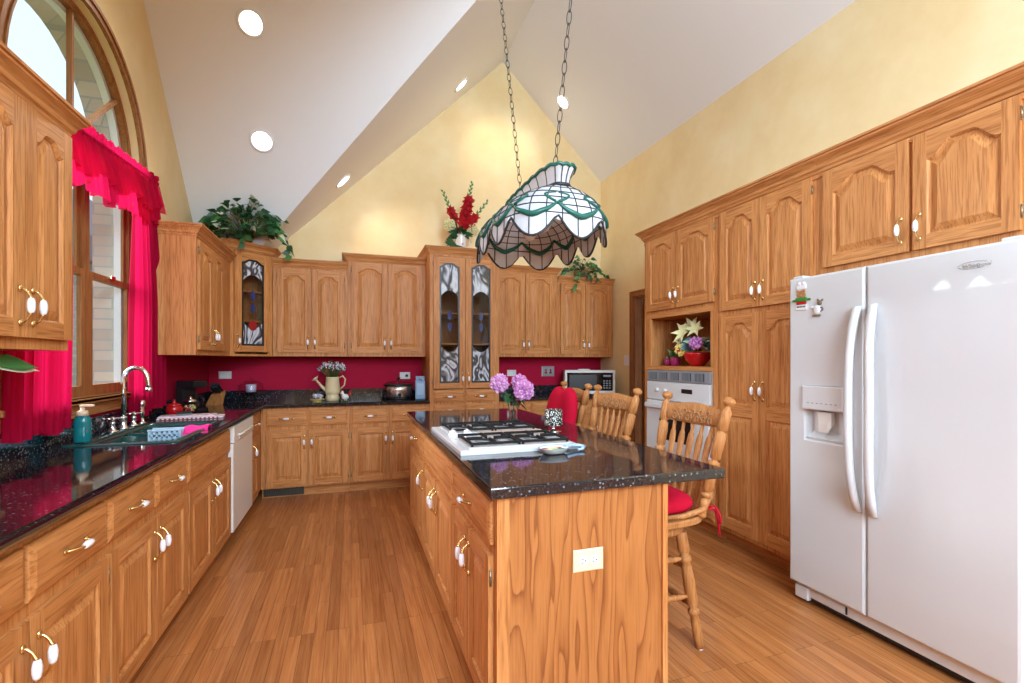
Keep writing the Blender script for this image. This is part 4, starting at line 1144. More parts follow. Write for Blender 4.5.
def stool():
    r = thing('bar_stool', '', 'bar stool')
    # local: faces -x (towards the island); back on +x
    SZ = .590
    mb = MB(); rings = []
    for s_, z in ((.94, SZ), (1.0, SZ+.008), (1.0, SZ+.026), (.975, SZ+.034), (.7, SZ+.028)):
        pts = []
        for j in range(32):
            a = 2*pi*j/32; e = .62
            x = .212*math.copysign(abs(cos(a))**e, cos(a)); y = (.225+.018*(-x/.22))*math.copysign(abs(sin(a))**e, sin(a))
            pts.append((x*s_, y*s_, z))
        rings.append(pts)
    mb.loft(rings, 0, False); mb.build('seat', 'oak_stool', r)
    MB().lathe([(.085, SZ-.055), (.16, SZ-.055), (.165, SZ-.05), (.165, SZ-.022), (.16, SZ-.018), (.085, SZ-.018)], seg=24).box(-.10, .10, -.10, .10, SZ-.018, SZ-.001).build('swivel_base', 'oak_stool', r)
    foot = []
    for sx in (-1, 1):
        for sy in (-1, 1):
            a = Vector((sx*.105, sy*.105, SZ-.056)); b = Vector((sx*.172, sy*.155, .004))
            l = MB().turn(a, b, LEG, 12).build('leg', 'oak_stool', r)
            MB().lathe([(.016, 0), (.016, .0035)], (b.x, b.y, 0), seg=12).build('glide', 'porcelain', l)
            foot.append((a, b))
    P = lambda k, z: foot[k][0].lerp(foot[k][1], (SZ-.056-z)/(SZ-.06))
    for (i, j, za) in ((0, 1, .19), (2, 3, .19), (0, 2, .24), (1, 3, .24), (0, 1, .36), (2, 3, .36), (0, 2, .41), (1, 3, .41)):
        MB().turn(P(i, za), P(j, za), RUNG, 8).build('stretcher', 'oak_stool', r)
    bx0, bx1, by0, by1, zt = .155, .280, .180, .228, 1.165
    for sy in (-1, 1):
        MB().turn((bx0, sy*by0, SZ+.028), (bx1, sy*by1, zt), POST, 12).build('back_post', 'oak_stool', r)
        pts = [(bx0+.05, sy*(by0+.01), SZ+.20), (bx0+.045, sy*(by0+.012), SZ+.12), (bx0, sy*(by0+.015), SZ+.065), (bx0-.10, sy*(by0+.012), SZ+.045), (bx0-.20, sy*by0, SZ+.042)]
        MB().tube(pts, [.010, .013, .014, .013, .010], 8).build('side_brace', 'oak_stool', r)
    # crest rail with a carved relief
    f = lambda t: bx0+(bx1-bx0)*t
    n = 20; zlo, zhi = 1.02, 1.115
    R0 = []
    for i in range(n+1):
        u = -1+2*i/n; y = u*(by0+.03); cv = .012*(1-u*u)
        top = zhi+.006*math.exp(-(u*2.2)**2)-.010*u*u
        lo = zlo-.004*(1-u*u)+.006*abs(u)
        ring_ = []
        for (zz, o) in ((lo, .0), (lo+.006, -.011), (top-.006, -.011), (top, 0), (top-.006, .009), (lo+.006, .009)):
            ring_.append((f((zz-SZ)/(zt-SZ))+cv+o, y, zz))
        R0.append(ring_)
    c = MB().loft(R0, 0, True).build('crest_rail', 'oak_stool', r)
    mb = MB()
    def on(u, z, o=-.0125): return (f((z-SZ)/(zt-SZ))+.012*(1-u*u)+o, u*(by0+.03), z)
    for q in (-1, 1):
        mb.tube([on(q*(.06+.62*i/14), 1.058+.018*sin(i/14*2*pi*1.25+.5)) for i in range(15)], .0032, 5)
        for k, uu in enumerate((.16, .28, .40, .52, .62)):
            zc = 1.058+(.016 if k % 2 else -.014)
            mb.tube([on(q*(uu+.055*cos(2*pi*i/9)), zc+.014*sin(2*pi*i/9)) for i in range(10)], .0028, 5)
    mb.tube([on(.06*cos(2*pi*i/12), 1.066+.022*sin(2*pi*i/12)) for i in range(13)], .0032, 5)
    mb.build('carving', plain('carved_oak_shadow', (.40, .20, .08), .5) if 'carve' not in M else M['carve'], c)
    for k in range(5):
        u = -.66+.33*k; ya, yb_ = u*by0*.92, u*(by0+.03)
        a = Vector((bx0+.012, ya, SZ+.028)); b = Vector((f((1.03-SZ)/(zt-SZ))+.012*(1-u*u), yb_, 1.022))
        rings = []
        for t, wd, th in ((0, .008, .008), (.08, .010, .008), (.22, .019, .007), (.42, .012, .008), (.5, .011, .008), (.54, .015, .007), (.62, .022, .006), (.78, .025, .006), (.86, .021, .006), (.89, .010, .008), (1, .008, .008)):
            p = a.lerp(b, t); rings.append([(p.x+th*cos(2*pi*j/8), p.y+wd*sin(2*pi*j/8), p.z) for j in range(8)])
        MB().loft(rings, 0, True).build('spindle', 'oak_stool', r)
    return r
def copy_tree(o, parent=None):
    c = o.copy(); COL.objects.link(c)
    if parent: c.parent = parent
    for ch in list(o.children): copy_tree(ch, c)
    return c
st0 = stool()
G_S = 'carved oak bar stools along the island'
spots = ((1.360, 2.005, 0, 'carved oak bar stool nearest the camera, with a cushion on its seat'),
         (1.360, 2.750, radians(3), 'carved oak bar stool in the middle, without a cushion in view'),
         (1.360, 3.376, radians(-2), 'carved oak bar stool farthest from camera, with an upright cushion'))
for i, (x, y, a, lab) in enumerate(spots):
    o = st0 if i == 0 else copy_tree(st0)
    o.location = (x, y, 0); o.rotation_euler = (0, 0, a); o['label'] = lab; o['category'] = 'bar stool'; o['group'] = G_S
def cushion(name, label, loc, w, d, h, rot, ties=True, lobes=0):
    r = thing(name, label, 'cushion', loc, 0, 'crimson stool cushions'); r.rotation_euler = rot
    mb = MB(); rings = []
    for k in range(9):
        ph = -pi/2+pi*k/8; z = h/2*sin(ph); s_ = cos(ph)**.55 if abs(cos(ph)) > 1e-6 else 0.001
        pts = []
        for j in range(40):
            a = 2*pi*j/40; e = .6
            x = w/2*math.copysign(abs(cos(a))**e, cos(a)); y = d/2*math.copysign(abs(sin(a))**e, sin(a))
            if lobes and x > 0: x *= 1-.13*math.exp(-(y/.05)**2)
            x *= .35+.65*max(s_, .02); y *= .35+.65*max(s_, .02)
            if abs(z) < 1e-6+h/2*.999: pass
            pts.append((x, y, h/2+z))
        rings.append(pts)
    dim = [[(p[0]*.05, p[1]*.05, rings[-1][0][2]-h*.12) for p in rings[-1]]]
    mb.loft(rings+dim, 0, True); mb.build('pad', 'cushion', r)
    mb = MB().lathe([(.011, 0), (.009, .006), (.001, .008)], (0, 0, h*.88), seg=10); mb.build('button', 'cushion', r)
    return r
c1 = cushion('seat_cushion', 'crimson tufted cushion lying on the seat of the nearest bar stool', (1.345, 2.005, .626), .37, .38, .095, (0, 0, 0))
for q in (-1, 1):
    MB().tube([(.16, q*.17, .03), (.20, q*.185, .035), (.235, q*.20, .02), (.24, q*.215, -.03), (.243, q*.222, -.09)], [.005, .007, .006, .005, .004], 6).tube([(.20, q*.185, .035), (.225, q*.21, .045), (.235, q*.23, .01), (.235, q*.235, -.03)], .005, 6).build('tie', 'cushion', c1)
c3 = cushion('seat_cushion', 'crimson rounded cushion standing upright on the far bar stool', (1.50, 3.26, .87), .54, .44, .10, (0, radians(-80), 0), lobes=1)

# ------------------------------------------------------------------ pendant lamp
ROT = radians(1)
PC = Vector((.852, 2.18, 0)); ZR, ZT = 1.905, 2.15
r = thing('pendant_lamp', 'leaded white and green glass pendant lamp hanging over the island', 'pendant lamp', (PC.x, PC.y, ZR), ROT)
HXR, HYR = .248, .365
NU = 60
prof = [(1.0, 0.0), (.995, .034), (.965, .072), (.91, .105), (.82, .133), (.70, .155), (.55, .170), (.42, .178)]   # scale, z
def _table(e=.56, N=2000):
    P_ = []
    for i in range(N+1):
        u = 2*pi*i/N; c_, s_ = cos(u), sin(u)
        P_.append((HXR*math.copysign(abs(c_)**e, c_), HYR*math.copysign(abs(s_)**e, s_)))
    acc = [0.]
    for i in range(N): acc.append(acc[-1]+math.hypot(P_[i+1][0]-P_[i][0], P_[i+1][1]-P_[i][1]))
    return [(p[0]/HXR, p[1]/HYR) for p in P_], acc
UP, UA = _table()
import bisect
def sup(u, hx, hy, e=None):
    t = (u/(2*pi) % 1.0)*UA[-1]; i = min(max(bisect.bisect(UA, t)-1, 0), len(UP)-2)
    f = (t-UA[i])/max(1e-9, UA[i+1]-UA[i])
    return hx*(UP[i][0]*(1-f)+UP[i+1][0]*f), hy*(UP[i][1]*(1-f)+UP[i+1][1]*f)
def spt(u, k, out=0.0):
    """k: float index along the profile"""
    i = min(int(k), len(prof)-2); t = k-i
    s_ = prof[i][0]*(1-t)+prof[i+1][0]*t; z = prof[i][1]*(1-t)+prof[i+1][1]*t
    f = k/(len(prof)-1)
    hx = HXR*s_*(1-f)+ (HXR*s_-.055*f*1.0)*f; hy = HYR*(s_+(1-s_)*.66*f**.6)
    x, y = sup(u, hx+out, hy+out)
    if k < 1:
        lob = abs(cos(5*(u+.17))); z -= (1-k)*(.092*lob-.028)
    return Vector((x, y, z))
US = [2*pi*j/NU for j in range(NU)]
rings = [[spt(u, k) for u in US] for k in [0, .5]+list(range(1, len(prof)))]
inn = [[spt(u, k, -.006) for u in US] for k in [0, .5]+list(range(1, len(prof)))]
mb = MB(); mb.loft(rings, 0, True, False, False); mb.loft(inn, 0, True, False, False)
for j in range(NU): 
    pass
shade = mb.build('glass_shade', ['opal'], r, recalc=False)
mb = MB()
for j in range(0, NU, 2): mb.tube([spt(US[j], k, .0012) for k in (0, .5, 1, 2, 3, 4, 5, 6, 7)], .0026, 4)
for k in (1, 2, 3, 4, 5.2): mb.tube([spt(u, k, .0012) for u in US], .0024, 4, closed=True)
for j in range(0, NU, 2): mb.tube([spt(US[j], k, -.0075) for k in (0, .5, 1, 2, 3, 4, 5, 6, 7)], .0026, 4)
for k in (1, 2, 3, 4): mb.tube([spt(u, k, -.0075) for u in US], .0024, 4, closed=True)
mb.build('leading', 'came', shade)
mb = MB(); NS = 120
mb.tube([spt(2*pi*j/NS, 0) for j in range(NS)], .0055, 5, closed=True)
mb.build('rim', 'came', shade)
mb = MB()
for w in range(10):                       # green swags and scrolls
    u0 = -.17+w*pi/5
    for o in (.003, -.009):
        mb.tube([spt(u0+pi/10*(-1+2*i/12), .9+1.35*(2*i/12-1)**2, o) for i in range(13)], [.005+.008*sin(pi*i/12) for i in range(13)], 5)
    for q in (-1, 1):
        mb.tube([spt(u0+q*(pi/10-.02-.17*sin(pi*i/8)), 2.3+1.5*i/8+.3*sin(pi*i/8), .003) for i in range(9)], [.0065*(1-i/14) for i in range(9)], 5)
mb.build('green_swag', 'greenglass', shade)
# crown gallery
mb = MB(); rb, rt = [], []
hxa, hya = .055, .298
NG = 80
def gal(u, f): 
    x, y = sup(u, hxa+.024*f*f, hya+.028*f*f); return Vector((x, y, .178+.070*f+(.008*abs(sin(11*u)) if f > .9 else 0)))
rings = [[gal(2*pi*j/NG, f) for j in range(NG)] for f in (0, .25, .5, .75, .9, 1)]
mb.loft(rings, 0, True, False, False)
g = mb.build('glass_gallery', ['opal'], r, recalc=False)
mb = MB()
mb.tube([gal(2*pi*j/NG, .06) for j in range(NG)], .003, 4, closed=True)
for j in range(22): mb.tube([gal(2*pi*(j+.5)/22+pi/22, f) for f in (0, .33, .66, 1)], .0028, 4)
mb.build('leading', 'came', g)
mb = MB().tube([gal(2*pi*j/NG, 1) for j in range(NG)], .008, 6, closed=True); mb.build('green_rim', 'greenglass', g)
mb = MB().tube([gal(2*pi*j/NG, 0) for j in range(NG)], .009, 6, closed=True); mb.build('filigree_band', 'came', g)
mb = MB().box(-.012, .012, -.262, .262, .182, .194); mb.build('crossbar', 'came', r)
for yy in (-.09, .09):
    b = MB().lathe([(.018, .0), (.020, -.06), (.013, -.065)], (0, yy, .180), seg=12).build('socket', 'brass', r)
    MB().lathe([(.012, -.065), (.030, -.10), (.033, -.125), (.02, -.15), (.001, -.156)], (0, yy, .180), seg=14).build('bulb', 'porcelain', b)
def chain(a, b):
    a = Vector(a); b = Vector(b); n = int((b-a).length/.046); mb = MB(); d = (b-a).normalized()
    s1 = d.cross(Vector((0, 1, 0))).normalized(); s2 = d.cross(s1)
    for i in range(n):
        c = a+(b-a)*(i+.5)/n; s_ = s1 if i % 2 else s2
        pts = [c+d*(.0285*cos(2*pi*j/10))+s_*(.0105*sin(2*pi*j/10)) for j in range(10)]
        mb.tube(pts, .0019, 4, closed=True)
    return mb
RI = Matrix.Rotation(-ROT, 3, 'Z')
def to_local(p): return RI@(Vector(p)-Vector((PC.x, PC.y, ZR)))
def ray_to(px, py, z0=None):
    a = (px-512)/FPX; b = (360-py)/FPX; c_, s_ = cos(YAW), sin(YAW)
    return Vector((a*c_+s_, -a*s_+c_, b))
axis = Vector((-sin(ROT), cos(ROT), 0))
for q, px in ((-1, 571), (1, 501)):
    att = PC+axis*(.20*q); att.z = ZR+.235
    # hook on the vault: continue along the lamp axis so the chain leans outward
    best = None
    for k in range(0, 400):
        off = q*k*.005; t_top = None
        top = att+axis*off
        top.z = max(ZA(top.x), ZB(top.y))-.02
        # image x where this chain crosses y=0
        f = None
        for s_ in [i/200 for i in range(201)]:
            p = att.lerp(top, s_); rel = p-Vector((0, 0, HCAM))
            dd = rel.x*sin(YAW)+rel.y*cos(YAW); v = 360-FPX*rel.z/dd
            if v <= 0: f = 512+FPX*(rel.x*cos(YAW)-rel.y*sin(YAW))/dd; break
        if f is not None and (best is None or abs(f-px) < best[0]): best = (abs(f-px), top)
    top = best[1]
    ch = chain(to_local(att), to_local(top)).build('chain', 'came', r)
    MB().lathe([(.035, .018), (.035, .010), (.012, -.006), (.006, -.02)], to_local(top), seg=14).build('ceiling_hook', 'came', ch)
# ------------------------------------------------------------------ curtain
r = thing('curtain', 'sheer magenta curtain with ruffled valance over the arched window', 'curtain', (XL, 3.33, 0))
XRD = .058; ZRD = 2.575
ya, yb_ = -.80, .76
ZR_ = lambda y: 2.595-.075*(yb_-y)
MB().tube([(XRD, ya, ZR_(ya)), (XRD, yb_, ZR_(yb_))], .009, 8).ball((XRD, ya, ZR_(ya)), .014).ball((XRD, yb_, ZR_(yb_)), .014).box(0.03, XRD, ya+.02, ya+.035, ZR_(ya)-.008, ZR_(ya)+.008).box(0.03, XRD, yb_-.035, yb_-.02, ZR_(yb_)-.008, ZR_(yb_)+.008).build('rod', 'sheer2', r)
def drape(name, mat, fn, nu, nv, th=.0):
    mb = MB(); vs = [fn(i/nu, j/nv) for j in range(nv+1) for i in range(nu+1)]; fs = []
    for j in range(nv):
        for i in range(nu): a = j*(nu+1)+i; fs.append((a, a+1, a+nu+2, a+nu+1))
    mb.add(vs, fs, 0, True)
    return mb.build(name, mat, r, recalc=False)
def pleat(u, n, a, ph=0): return a*sin(2*pi*n*u+ph)+.35*a*sin(2*pi*n*2.3*u+1.3+ph)
# ruffled header standing above and around the rod
def header(u, v):
    y = ya+(yb_-ya)*u; k = v*2-1
    return (XRD+.004+pleat(u, 46, .012+.006*abs(k))*(1 if abs(k) > .1 else .6)+.010*(1-k*k), y, ZR_(y)+.010+.036*k+.010*sin(2*pi*61*u)*max(k, 0))
drape('ruffle', 'sheer2', header, 320, 6)
def valance(u, v):
    y = ya+(yb_-ya)*u
    sw = .25+.05*abs(sin(pi*3*u))-.02*cos(2*pi*9*u)
    z = ZR_(y)-.02-sw*v
    return (XRD+.010+pleat(u, 24, .010+.012*v)+.02*v, y, z)
drape('valance', 'sheer', valance, 240, 10)
def valance2(u, v):
    y = ya+(yb_-ya)*u
    z = ZR_(y)-.02-(.14+.08*abs(sin(pi*4*u+.8)))*v
    return (XRD+.018+pleat(u, 17, .010+.014*v, .6)+.03*v, y, z)
drape('valance_tier', 'sheer', valance2, 240, 8)
def panel_r(u, v):
    e = smoothstep(v*1.3)
    a0 = .36-.05*e; b0 = .74+.13*smoothstep(v*1.6)
    y = a0+(b0-a0)*u
    z = ZR_(y)-.02-(1.60-.035*u+.012*sin(9*u))*v
    return (XRD+.012+pleat(u, 6.5, .010+.016*min(1, v*2), .4), y, z)
drape('curtain_panel', 'sheer2', panel_r, 110, 24)
def panel_l(u, v):
    a0 = -.80-.05*v; b0 = -.42+.02*sin(3*v)
    y = a0+(b0-a0)*u
    z = ZR_(-.5)-.02-(1.475+.012*sin(11*u)+.01*u)*v
    return (XRD+.014+pleat(u, 8.5, .010+.014*min(1, v*2), 1.1), y, z)
drape('curtain_panel', 'sheer', panel_l, 130, 24)

# ------------------------------------------------------------------ sink and its things
SZ = .9155
r = thing('kitchen_sink', 'dark green double bowl sink set in the counter under the window', 'sink', (0, 0, 0))
ox0, ox1, oy0, oy1 = -1.335, -.835, 2.87, 3.80
def rect(x0, x1, y0, y1, z, k=.04, n=5):
    pts = []
    for (cx, cy, a0) in ((x1-k, y1-k, 0), (x0+k, y1-k, pi/2), (x0+k, y0+k, pi), (x1-k, y0+k, 1.5*pi)):
        for i in range(n): a = a0+pi/2*i/(n-1); pts.append((cx+k*cos(a), cy+k*sin(a), z))
    return pts
mb = MB()
mb.loft([rect(ox0, ox1, oy0, oy1, SZ), rect(ox0+.004, ox1-.004, oy0+.004, oy1-.004, SZ+.006), rect(ox0+.014, ox1-.014, oy0+.014, oy1-.014, SZ+.008), rect(SX0+.01, SX1-.006, SY0+.004, SY1-.004, SZ+.006, .06), rect(SX0+.016, SX1-.010, SY0+.010, SY1-.010, SZ-.02, .06)], 0, True, False, False)
ym = 3.41
for (a, b) in ((SY0+.012, ym-.012), (ym+.012, SY1-.012)):
    mb.loft([rect(SX0+.014, SX1-.010, a-.004, b+.004, SZ-.022, .06), rect(SX0+.018, SX1-.014, a, b, SZ-.03, .06), rect(SX0+.03, SX1-.026, a+.012, b-.012, SZ-.17, .06), rect(SX0+.07, SX1-.066, a+.05, b-.05, SZ-.185, .05)], 0, True, False, True)
mb.box(SX0+.02, SX1-.014, ym-.016, ym+.016, SZ-.03, SZ-.012, 0, .004)
mb.build('basin', 'green_sink', r, recalc=False)
mb = MB()
for yy in (3.17, 3.58): mb.lathe([(.045, 0), (.043, .004), (.001, .005)], (-1.075, yy, SZ-.1835), seg=16)
mb.build('drain', 'chrome', r)
fx = -1.29
FZ = SZ+.0085
r = thing('faucet', 'tall chrome gooseneck faucet with two cross handles behind the sink', 'faucet', (fx+.002, 3.47, FZ))
MB().lathe([(.028, 0), (.028, .006), (.018, .018), (.015, .06), (.018, .066), (.013, .075)], seg=16).build('base', 'chrome', r)
pts = [(0, 0, .07), (0, 0, .25)]+[(.062-.062*cos(pi*i/12), 0, .285+.080*sin(pi*i/12)) for i in range(0, 12)]+[(.125, 0, .27), (.128, 0, .235)]
MB().tube(pts, [.013]*(len(pts)-1)+[.014], 10).lathe([(.016, 0), (.018, .012), (.014, .022)], (.128, 0, .222), seg=12).build('spout', 'chrome', r)
for yy in (-.14, .14):
    h = MB().lathe([(.027, 0), (.027, .006), (.015, .014), (.012, .045), (.017, .052), (.010, .062)], (0, yy, 0), seg=14).build('valve', 'chrome', r)
    mb = MB().ball((0, yy, .076), .013)
    for a in range(4): mb.tube([(0, yy, .076), (.038*cos(a*pi/2+.5), yy+.038*sin(a*pi/2+.5), .078)], [.006, .005], 6).ball((.038*cos(a*pi/2+.5), yy+.038*sin(a*pi/2+.5), .078), .007, 0, 8, 5)
    mb.build('cross_handle', 'chrome', h)
r = thing('sink_sprayer', 'chrome side sprayer to the right of the gooseneck faucet', 'sprayer', (fx+.002, 3.735, FZ))
MB().lathe([(.024, 0), (.024, .006), (.014, .014), (.013, .03)], seg=14).build('base', 'chrome', r)
MB().lathe([(.011, .031), (.013, .06), (.018, .085), (.014, .10), (.020, .12), (.022, .135), (.015, .15), (.001, .152)], seg=14).build('head', 'chrome', r)
r = thing('soap_dispenser', 'teal foaming soap bottle with tan pump by the sink', 'soap bottle', (-1.245, 2.865, SZ+.0005))
r.location = (-1.275, 2.975, SZ+.0085)
MB().loft([[(a*.036*s_*cos(2*pi*j/24), .028*s_*sin(2*pi*j/24), z) for j in range(24) for a in (1,)] for s_, z in ((.9, 0), (1, .006), (1, .10), (.96, .115), (.78, .128), (.70, .132))], 0, True).build('bottle', 'teal_soap', r)
mb = MB()
for (y_, z_, s_, m_) in ((.0, .07, .010, 0), (.012, .05, .007, 1), (-.012, .055, .008, 0), (.004, .03, .008, 1), (-.008, .085, .006, 1), (.012, .09, .006, 0)):
    mb.ball((.0275+.0, y_*1.2, z_), s_, m_, 8, 5, (.25, 1, 1))
mb.build('label_print', ['red_jewel', 'leaf2'], r)
MB().lathe([(.024, .1325), (.024, .152), (.018, .158), (.010, .16), (.009, .175)], seg=16).box(-.010, .048, -.012, .012, .175, .188, 0, .005).build('pump', 'soap_cap', r)
# dish rack basket with pink cloth
r = thing('sink_caddy', 'pale blue plastic dish basket hung over the sink divider', 'dish rack', (-1.025, 3.335, SZ-.078))
mb = MB(); nx, nz = 8, 3; wx, hz = .26, .10
def lattice(mb, x0, x1, y, z0, z1, nx, nz, t=.003):
    for i in range(nx+1):
        x = x0+(x1-x0)*i/nx; mb.box(x-.006, x+.006, y-t, y+t, z0, z1)
    for k in range(nz+1):
        z = z0+(z1-z0)*k/nz; mb.box(x0, x1, y-t, y+t, z-.006, z+.006)
lattice(mb, -.075, .075, -.04, 0, .09, 6, 3); lattice(mb, -.075, .075, .04, 0, .09, 6, 3)
mb.box(-.075, .075, -.04, .04, -.006, 0); mb.box(-.081, -.070, -.04, .04, 0, .09).box(.070, .081, -.04, .04, 0, .09)
mb.box(-.085, .085, -.047, -.033, .084, .096, 0, .004).box(-.085, .085, .033, .047, .084, .096, 0, .004)
mb.build('basket', plain('pale_blue_plastic', (.42, .56, .68), .4), r)
mb = MB()
def cloth(name, mat, fn, nu, nv, parent): 
    mb = MB(); vs = [fn(i/nu, j/nv) for j in range(nv+1) for i in range(nu+1)]
    fs = [(j*(nu+1)+i, j*(nu+1)+i+1, (j+1)*(nu+1)+i+1, (j+1)*(nu+1)+i) for j in range(nv) for i in range(nu)]
    mb.add(vs, fs, 0, True); o = mb.build(name, mat, parent, recalc=False)
    md = o.modifiers.new('thickness', 'SOLIDIFY'); md.thickness = .004; md.offset = 1
    return o
r = thing('dish_cloth', 'hot pink dish cloth draped over the sink divider', 'cloth', (-.885, 3.40, SZ-.006))
def dc(u, v):
    t = (v-.5)*2; z = .022-.085*max(0, abs(t)-.25)/.75+.003*sin(9*u)
    return (-.062+.125*u, .075*max(-1, min(1, t*1.6))+.006*sin(7*u+3*v), z)
cloth('cloth', 'pink_cloth', dc, 16, 16, r)
r = thing('dish_towel', 'folded pale floral towel lying beyond the sink', 'towel', (-1.09, 4.05, .9155), radians(8))
mb = MB().box(-.20, .20, -.085, .085, 0, .012, 0, .005).box(-.195, .15, -.08, .07, .0121, .024, 0, .005); mb.build('folded_cloth', 'towel', r)
mb = MB()
for k in range(14): 
    x = -.18+.026*k; mb.box(x, x+.012, -.0855, -.0845, .001, .011); mb.ball((x+.01, random.uniform(-.06, .05), .0242), .010, k % 2, 7, 4, (1.4, 1, .12))
mb.build('floral_print', ['red_jewel', 'blue_grey'], r)
r = thing('scrub_brush', 'small black scrub brush lying on the folded towel', 'brush', (-1.13, 4.02, .9405), radians(30))
MB().box(-.045, .045, -.022, .022, .012, .028, 0, .006).build('handle', 'black', r)
mb = MB()
for i in range(8):
    for k in range(4): mb.box(-.04+.0107*i, -.034+.0107*i, -.019+.0107*k, -.013+.0107*k, 0, .012)
mb.build('bristles', 'plastic_grey', r)

# ------------------------------------------------------------------ things on the back counter
CT_Z = .9155
r = thing('coffee_maker', 'black coffee maker with glass carafe in the counter corner', 'coffee maker', (-1.248, 4.62, CT_Z), radians(62))
MB().box(-.07, .07, -.10, .085, 0, .025, 0, .006).box(-.07, .07, .02, .085, .0252, .19, 0, .006).box(-.07, .07, -.09, .085, .1902, .25, 0, .010).build('body', 'black', r)
MB().lathe([(.040, .0), (.050, .025), (.051, .06), (.040, .10), (.038, .11)], (0, -.036, .0265), seg=20).build('carafe', 'smoke_glass', r)
MB().tube([(.0, -.085, .11), (0, -.115, .105), (0, -.115, .06), (0, -.086, .05)], .005, 8).build('carafe_handle', 'black', r)
r = thing('sugar_bowl', 'small glossy red lidded pot beside the coffee maker', 'pot', (-1.276, 4.30, CT_Z))
MB().lathe([(.030, 0), (.050, .015), (.058, .045), (.050, .068), (.048, .070)], seg=20).build('bowl', 'red_glaze', r)
MB().lathe([(.050, .0705), (.040, .086), (.012, .094), (.008, .100), (.012, .110), (.001, .116)], seg=20).build('lid', 'red_glaze', r)
MB().tube([(.05, 0, .055), (.085, 0, .055), (.08, 0, .025), (.052, 0, .02)], .006, 8).build('handle', 'red_glaze', r)
r = thing('candy_jar', 'small round glass jar with silver lid behind the red pot', 'jar', (-1.215, 4.46, CT_Z))
MB().lathe([(.040, 0), (.056, .02), (.060, .05), (.045, .085)], seg=18).build('jar', 'vase_glass', r)
MB().lathe([(.046, .0855), (.042, .10), (.012, .112), (.014, .125), (.001, .132)], seg=18).build('lid', 'chrome', r)
mb = MB()
for k in range(26): mb.ball((random.uniform(-.03, .03), random.uniform(-.03, .03), .014+random.uniform(0, .045)), .010, k % 3, 6, 4)
mb.build('sweets', ['yellow_petal', 'cream_petal', 'red_glaze'], r)
r = thing('knife_block', 'slanted oak knife block with black handled knives in the corner', 'knife block', (-1.21, 5.17, CT_Z), radians(-25))
MB().prism([(-.045, -.06, 0), (-.045, .05, 0), (-.045, .09, .13), (-.045, .01, .095)], (.09, 0, 0)).build('block', 'wood_block', r)
kn = 0
for i in range(4):
    for k in range(2):
        c = Vector((-.032+.021*i, .030+.032*k, .110+.014*k)); dd = Vector((0, -.62, .78)).normalized()
        q = thing('kitchen_knife', 'black handled kitchen knife standing in the oak knife block', 'knife', (0, 0, 0), 0, 'knives in the knife block')
        L_ = .085+.012*((i*3+k) % 3)
        wl = Matrix.Translation(Vector((-1.21, 5.17, CT_Z)))@Matrix.Rotation(radians(-25), 4, 'Z')
        p0, p1 = wl@c, wl@(c+dd*L_)
        q.location = p0
        rel = p1-p0
        MB().tube([rel*.02, rel*.3, rel*.7, rel], [.007, .009, .008, .010], 8).build('handle', 'black', q)
        MB().ball(rel*.3, .0095, 0, 6, 4, (1, .3, .4)).ball(rel*.7, .009, 0, 6, 4, (1, .3, .4)).build('rivet', 'chrome', q)
r = thing('cake_stand', 'footed glass cake stand with domed cover', 'cake stand', (-.93, 5.31, CT_Z))
MB().lathe([(.065, 0), (.060, .006), (.016, .018), (.012, .05), (.020, .085), (.125, .098), (.128, .106), (.001, .105)], seg=26).build('stand', 'vase_glass', r)
MB().lathe([(.108, .1065), (.110, .16), (.098, .192), (.05, .212), (.012, .217), (.010, .225), (.018, .24), (.001, .25)], seg=26, cap=False).build('dome', 'vase_glass', r)
MB().lathe([(.045, .107), (.047, .175), (.04, .18), (.001, .182)], seg=18).build('cake', plain('lavender_icing', (.62, .52, .72), .6), r)

r = thing('watering_can', 'cream metal watering can filled with lavender', 'watering can', (-.18, 5.30, CT_Z))
MB().lathe([(.058, 0), (.066, .004), (.070, .03), (.060, .060), (.060, .066), (.074, .085), (.076, .10), (.062, .235), (.066, .245), (.060, .247), (.058, .235), (.001, .22)], seg=24).build('body', 'cream_metal', r)
MB().tube([(-.066, 0, .11), (-.10, 0, .145), (-.155, 0, .215)], [.022, .015, .010], 10).build('spout', 'cream_metal', r)
MB().lathe([(.010, 0), (.038, .020), (.038, .024), (.001, .030)], (-.155, 0, .215), (-.62, 0, .78), 16).build('rose', 'cream_metal', r)
MB().tube([(.062, 0, .235), (.10, 0, .255), (.125, 0, .22), (.115, 0, .16), (.075, 0, .12)], .007, 8).build('handle', 'cream_metal', r)
q = thing('lavender_bunch', 'bunch of grey lilac lavender standing in the cream watering can', 'flowers', (-.18, 5.30, CT_Z+.23))
mb = MB(); mf = MB()
for k in range(60):
    a = random.uniform(0, 6.28); t = random.random()**.5; h = .06+.09*(1-t*t*.6)*random.uniform(.7, 1.1); R_ = .145*t
    e = (R_*cos(a), R_*.7*sin(a), h); mb.tube([(.03*t*cos(a), .03*t*sin(a), 0), (e[0]*.7, e[1]*.7, h*.7), e], .0018, 4)
    for m_ in range(5): mf.ball((e[0]+random.uniform(-.006, .006), e[1]+random.uniform(-.006, .006), e[2]-.012+.009*m_), .0075, random.choice([0, 0, 2, 1]), 6, 4)
mb.build('stems', 'stem', q); mf.build('blossoms', ['lilac', 'ceramic', 'leaf'], q)
r = thing('candle_dish', 'small yellow footed dish of dried flowers beside the watering can', 'dish', (-.315, 5.17, CT_Z))
MB().lathe([(.045, 0), (.046, .006), (.030, .012), (.062, .022), (.070, .032), (.064, .032), (.001, .024)], seg=20).build('dish', plain('mustard_glaze', (.50, .36, .10), .3), r)
mb = MB()
for k in range(16): mb.ball((random.uniform(-.04, .04), random.uniform(-.03, .03), .04+random.uniform(0, .035)), .014, k % 3, 7, 5)
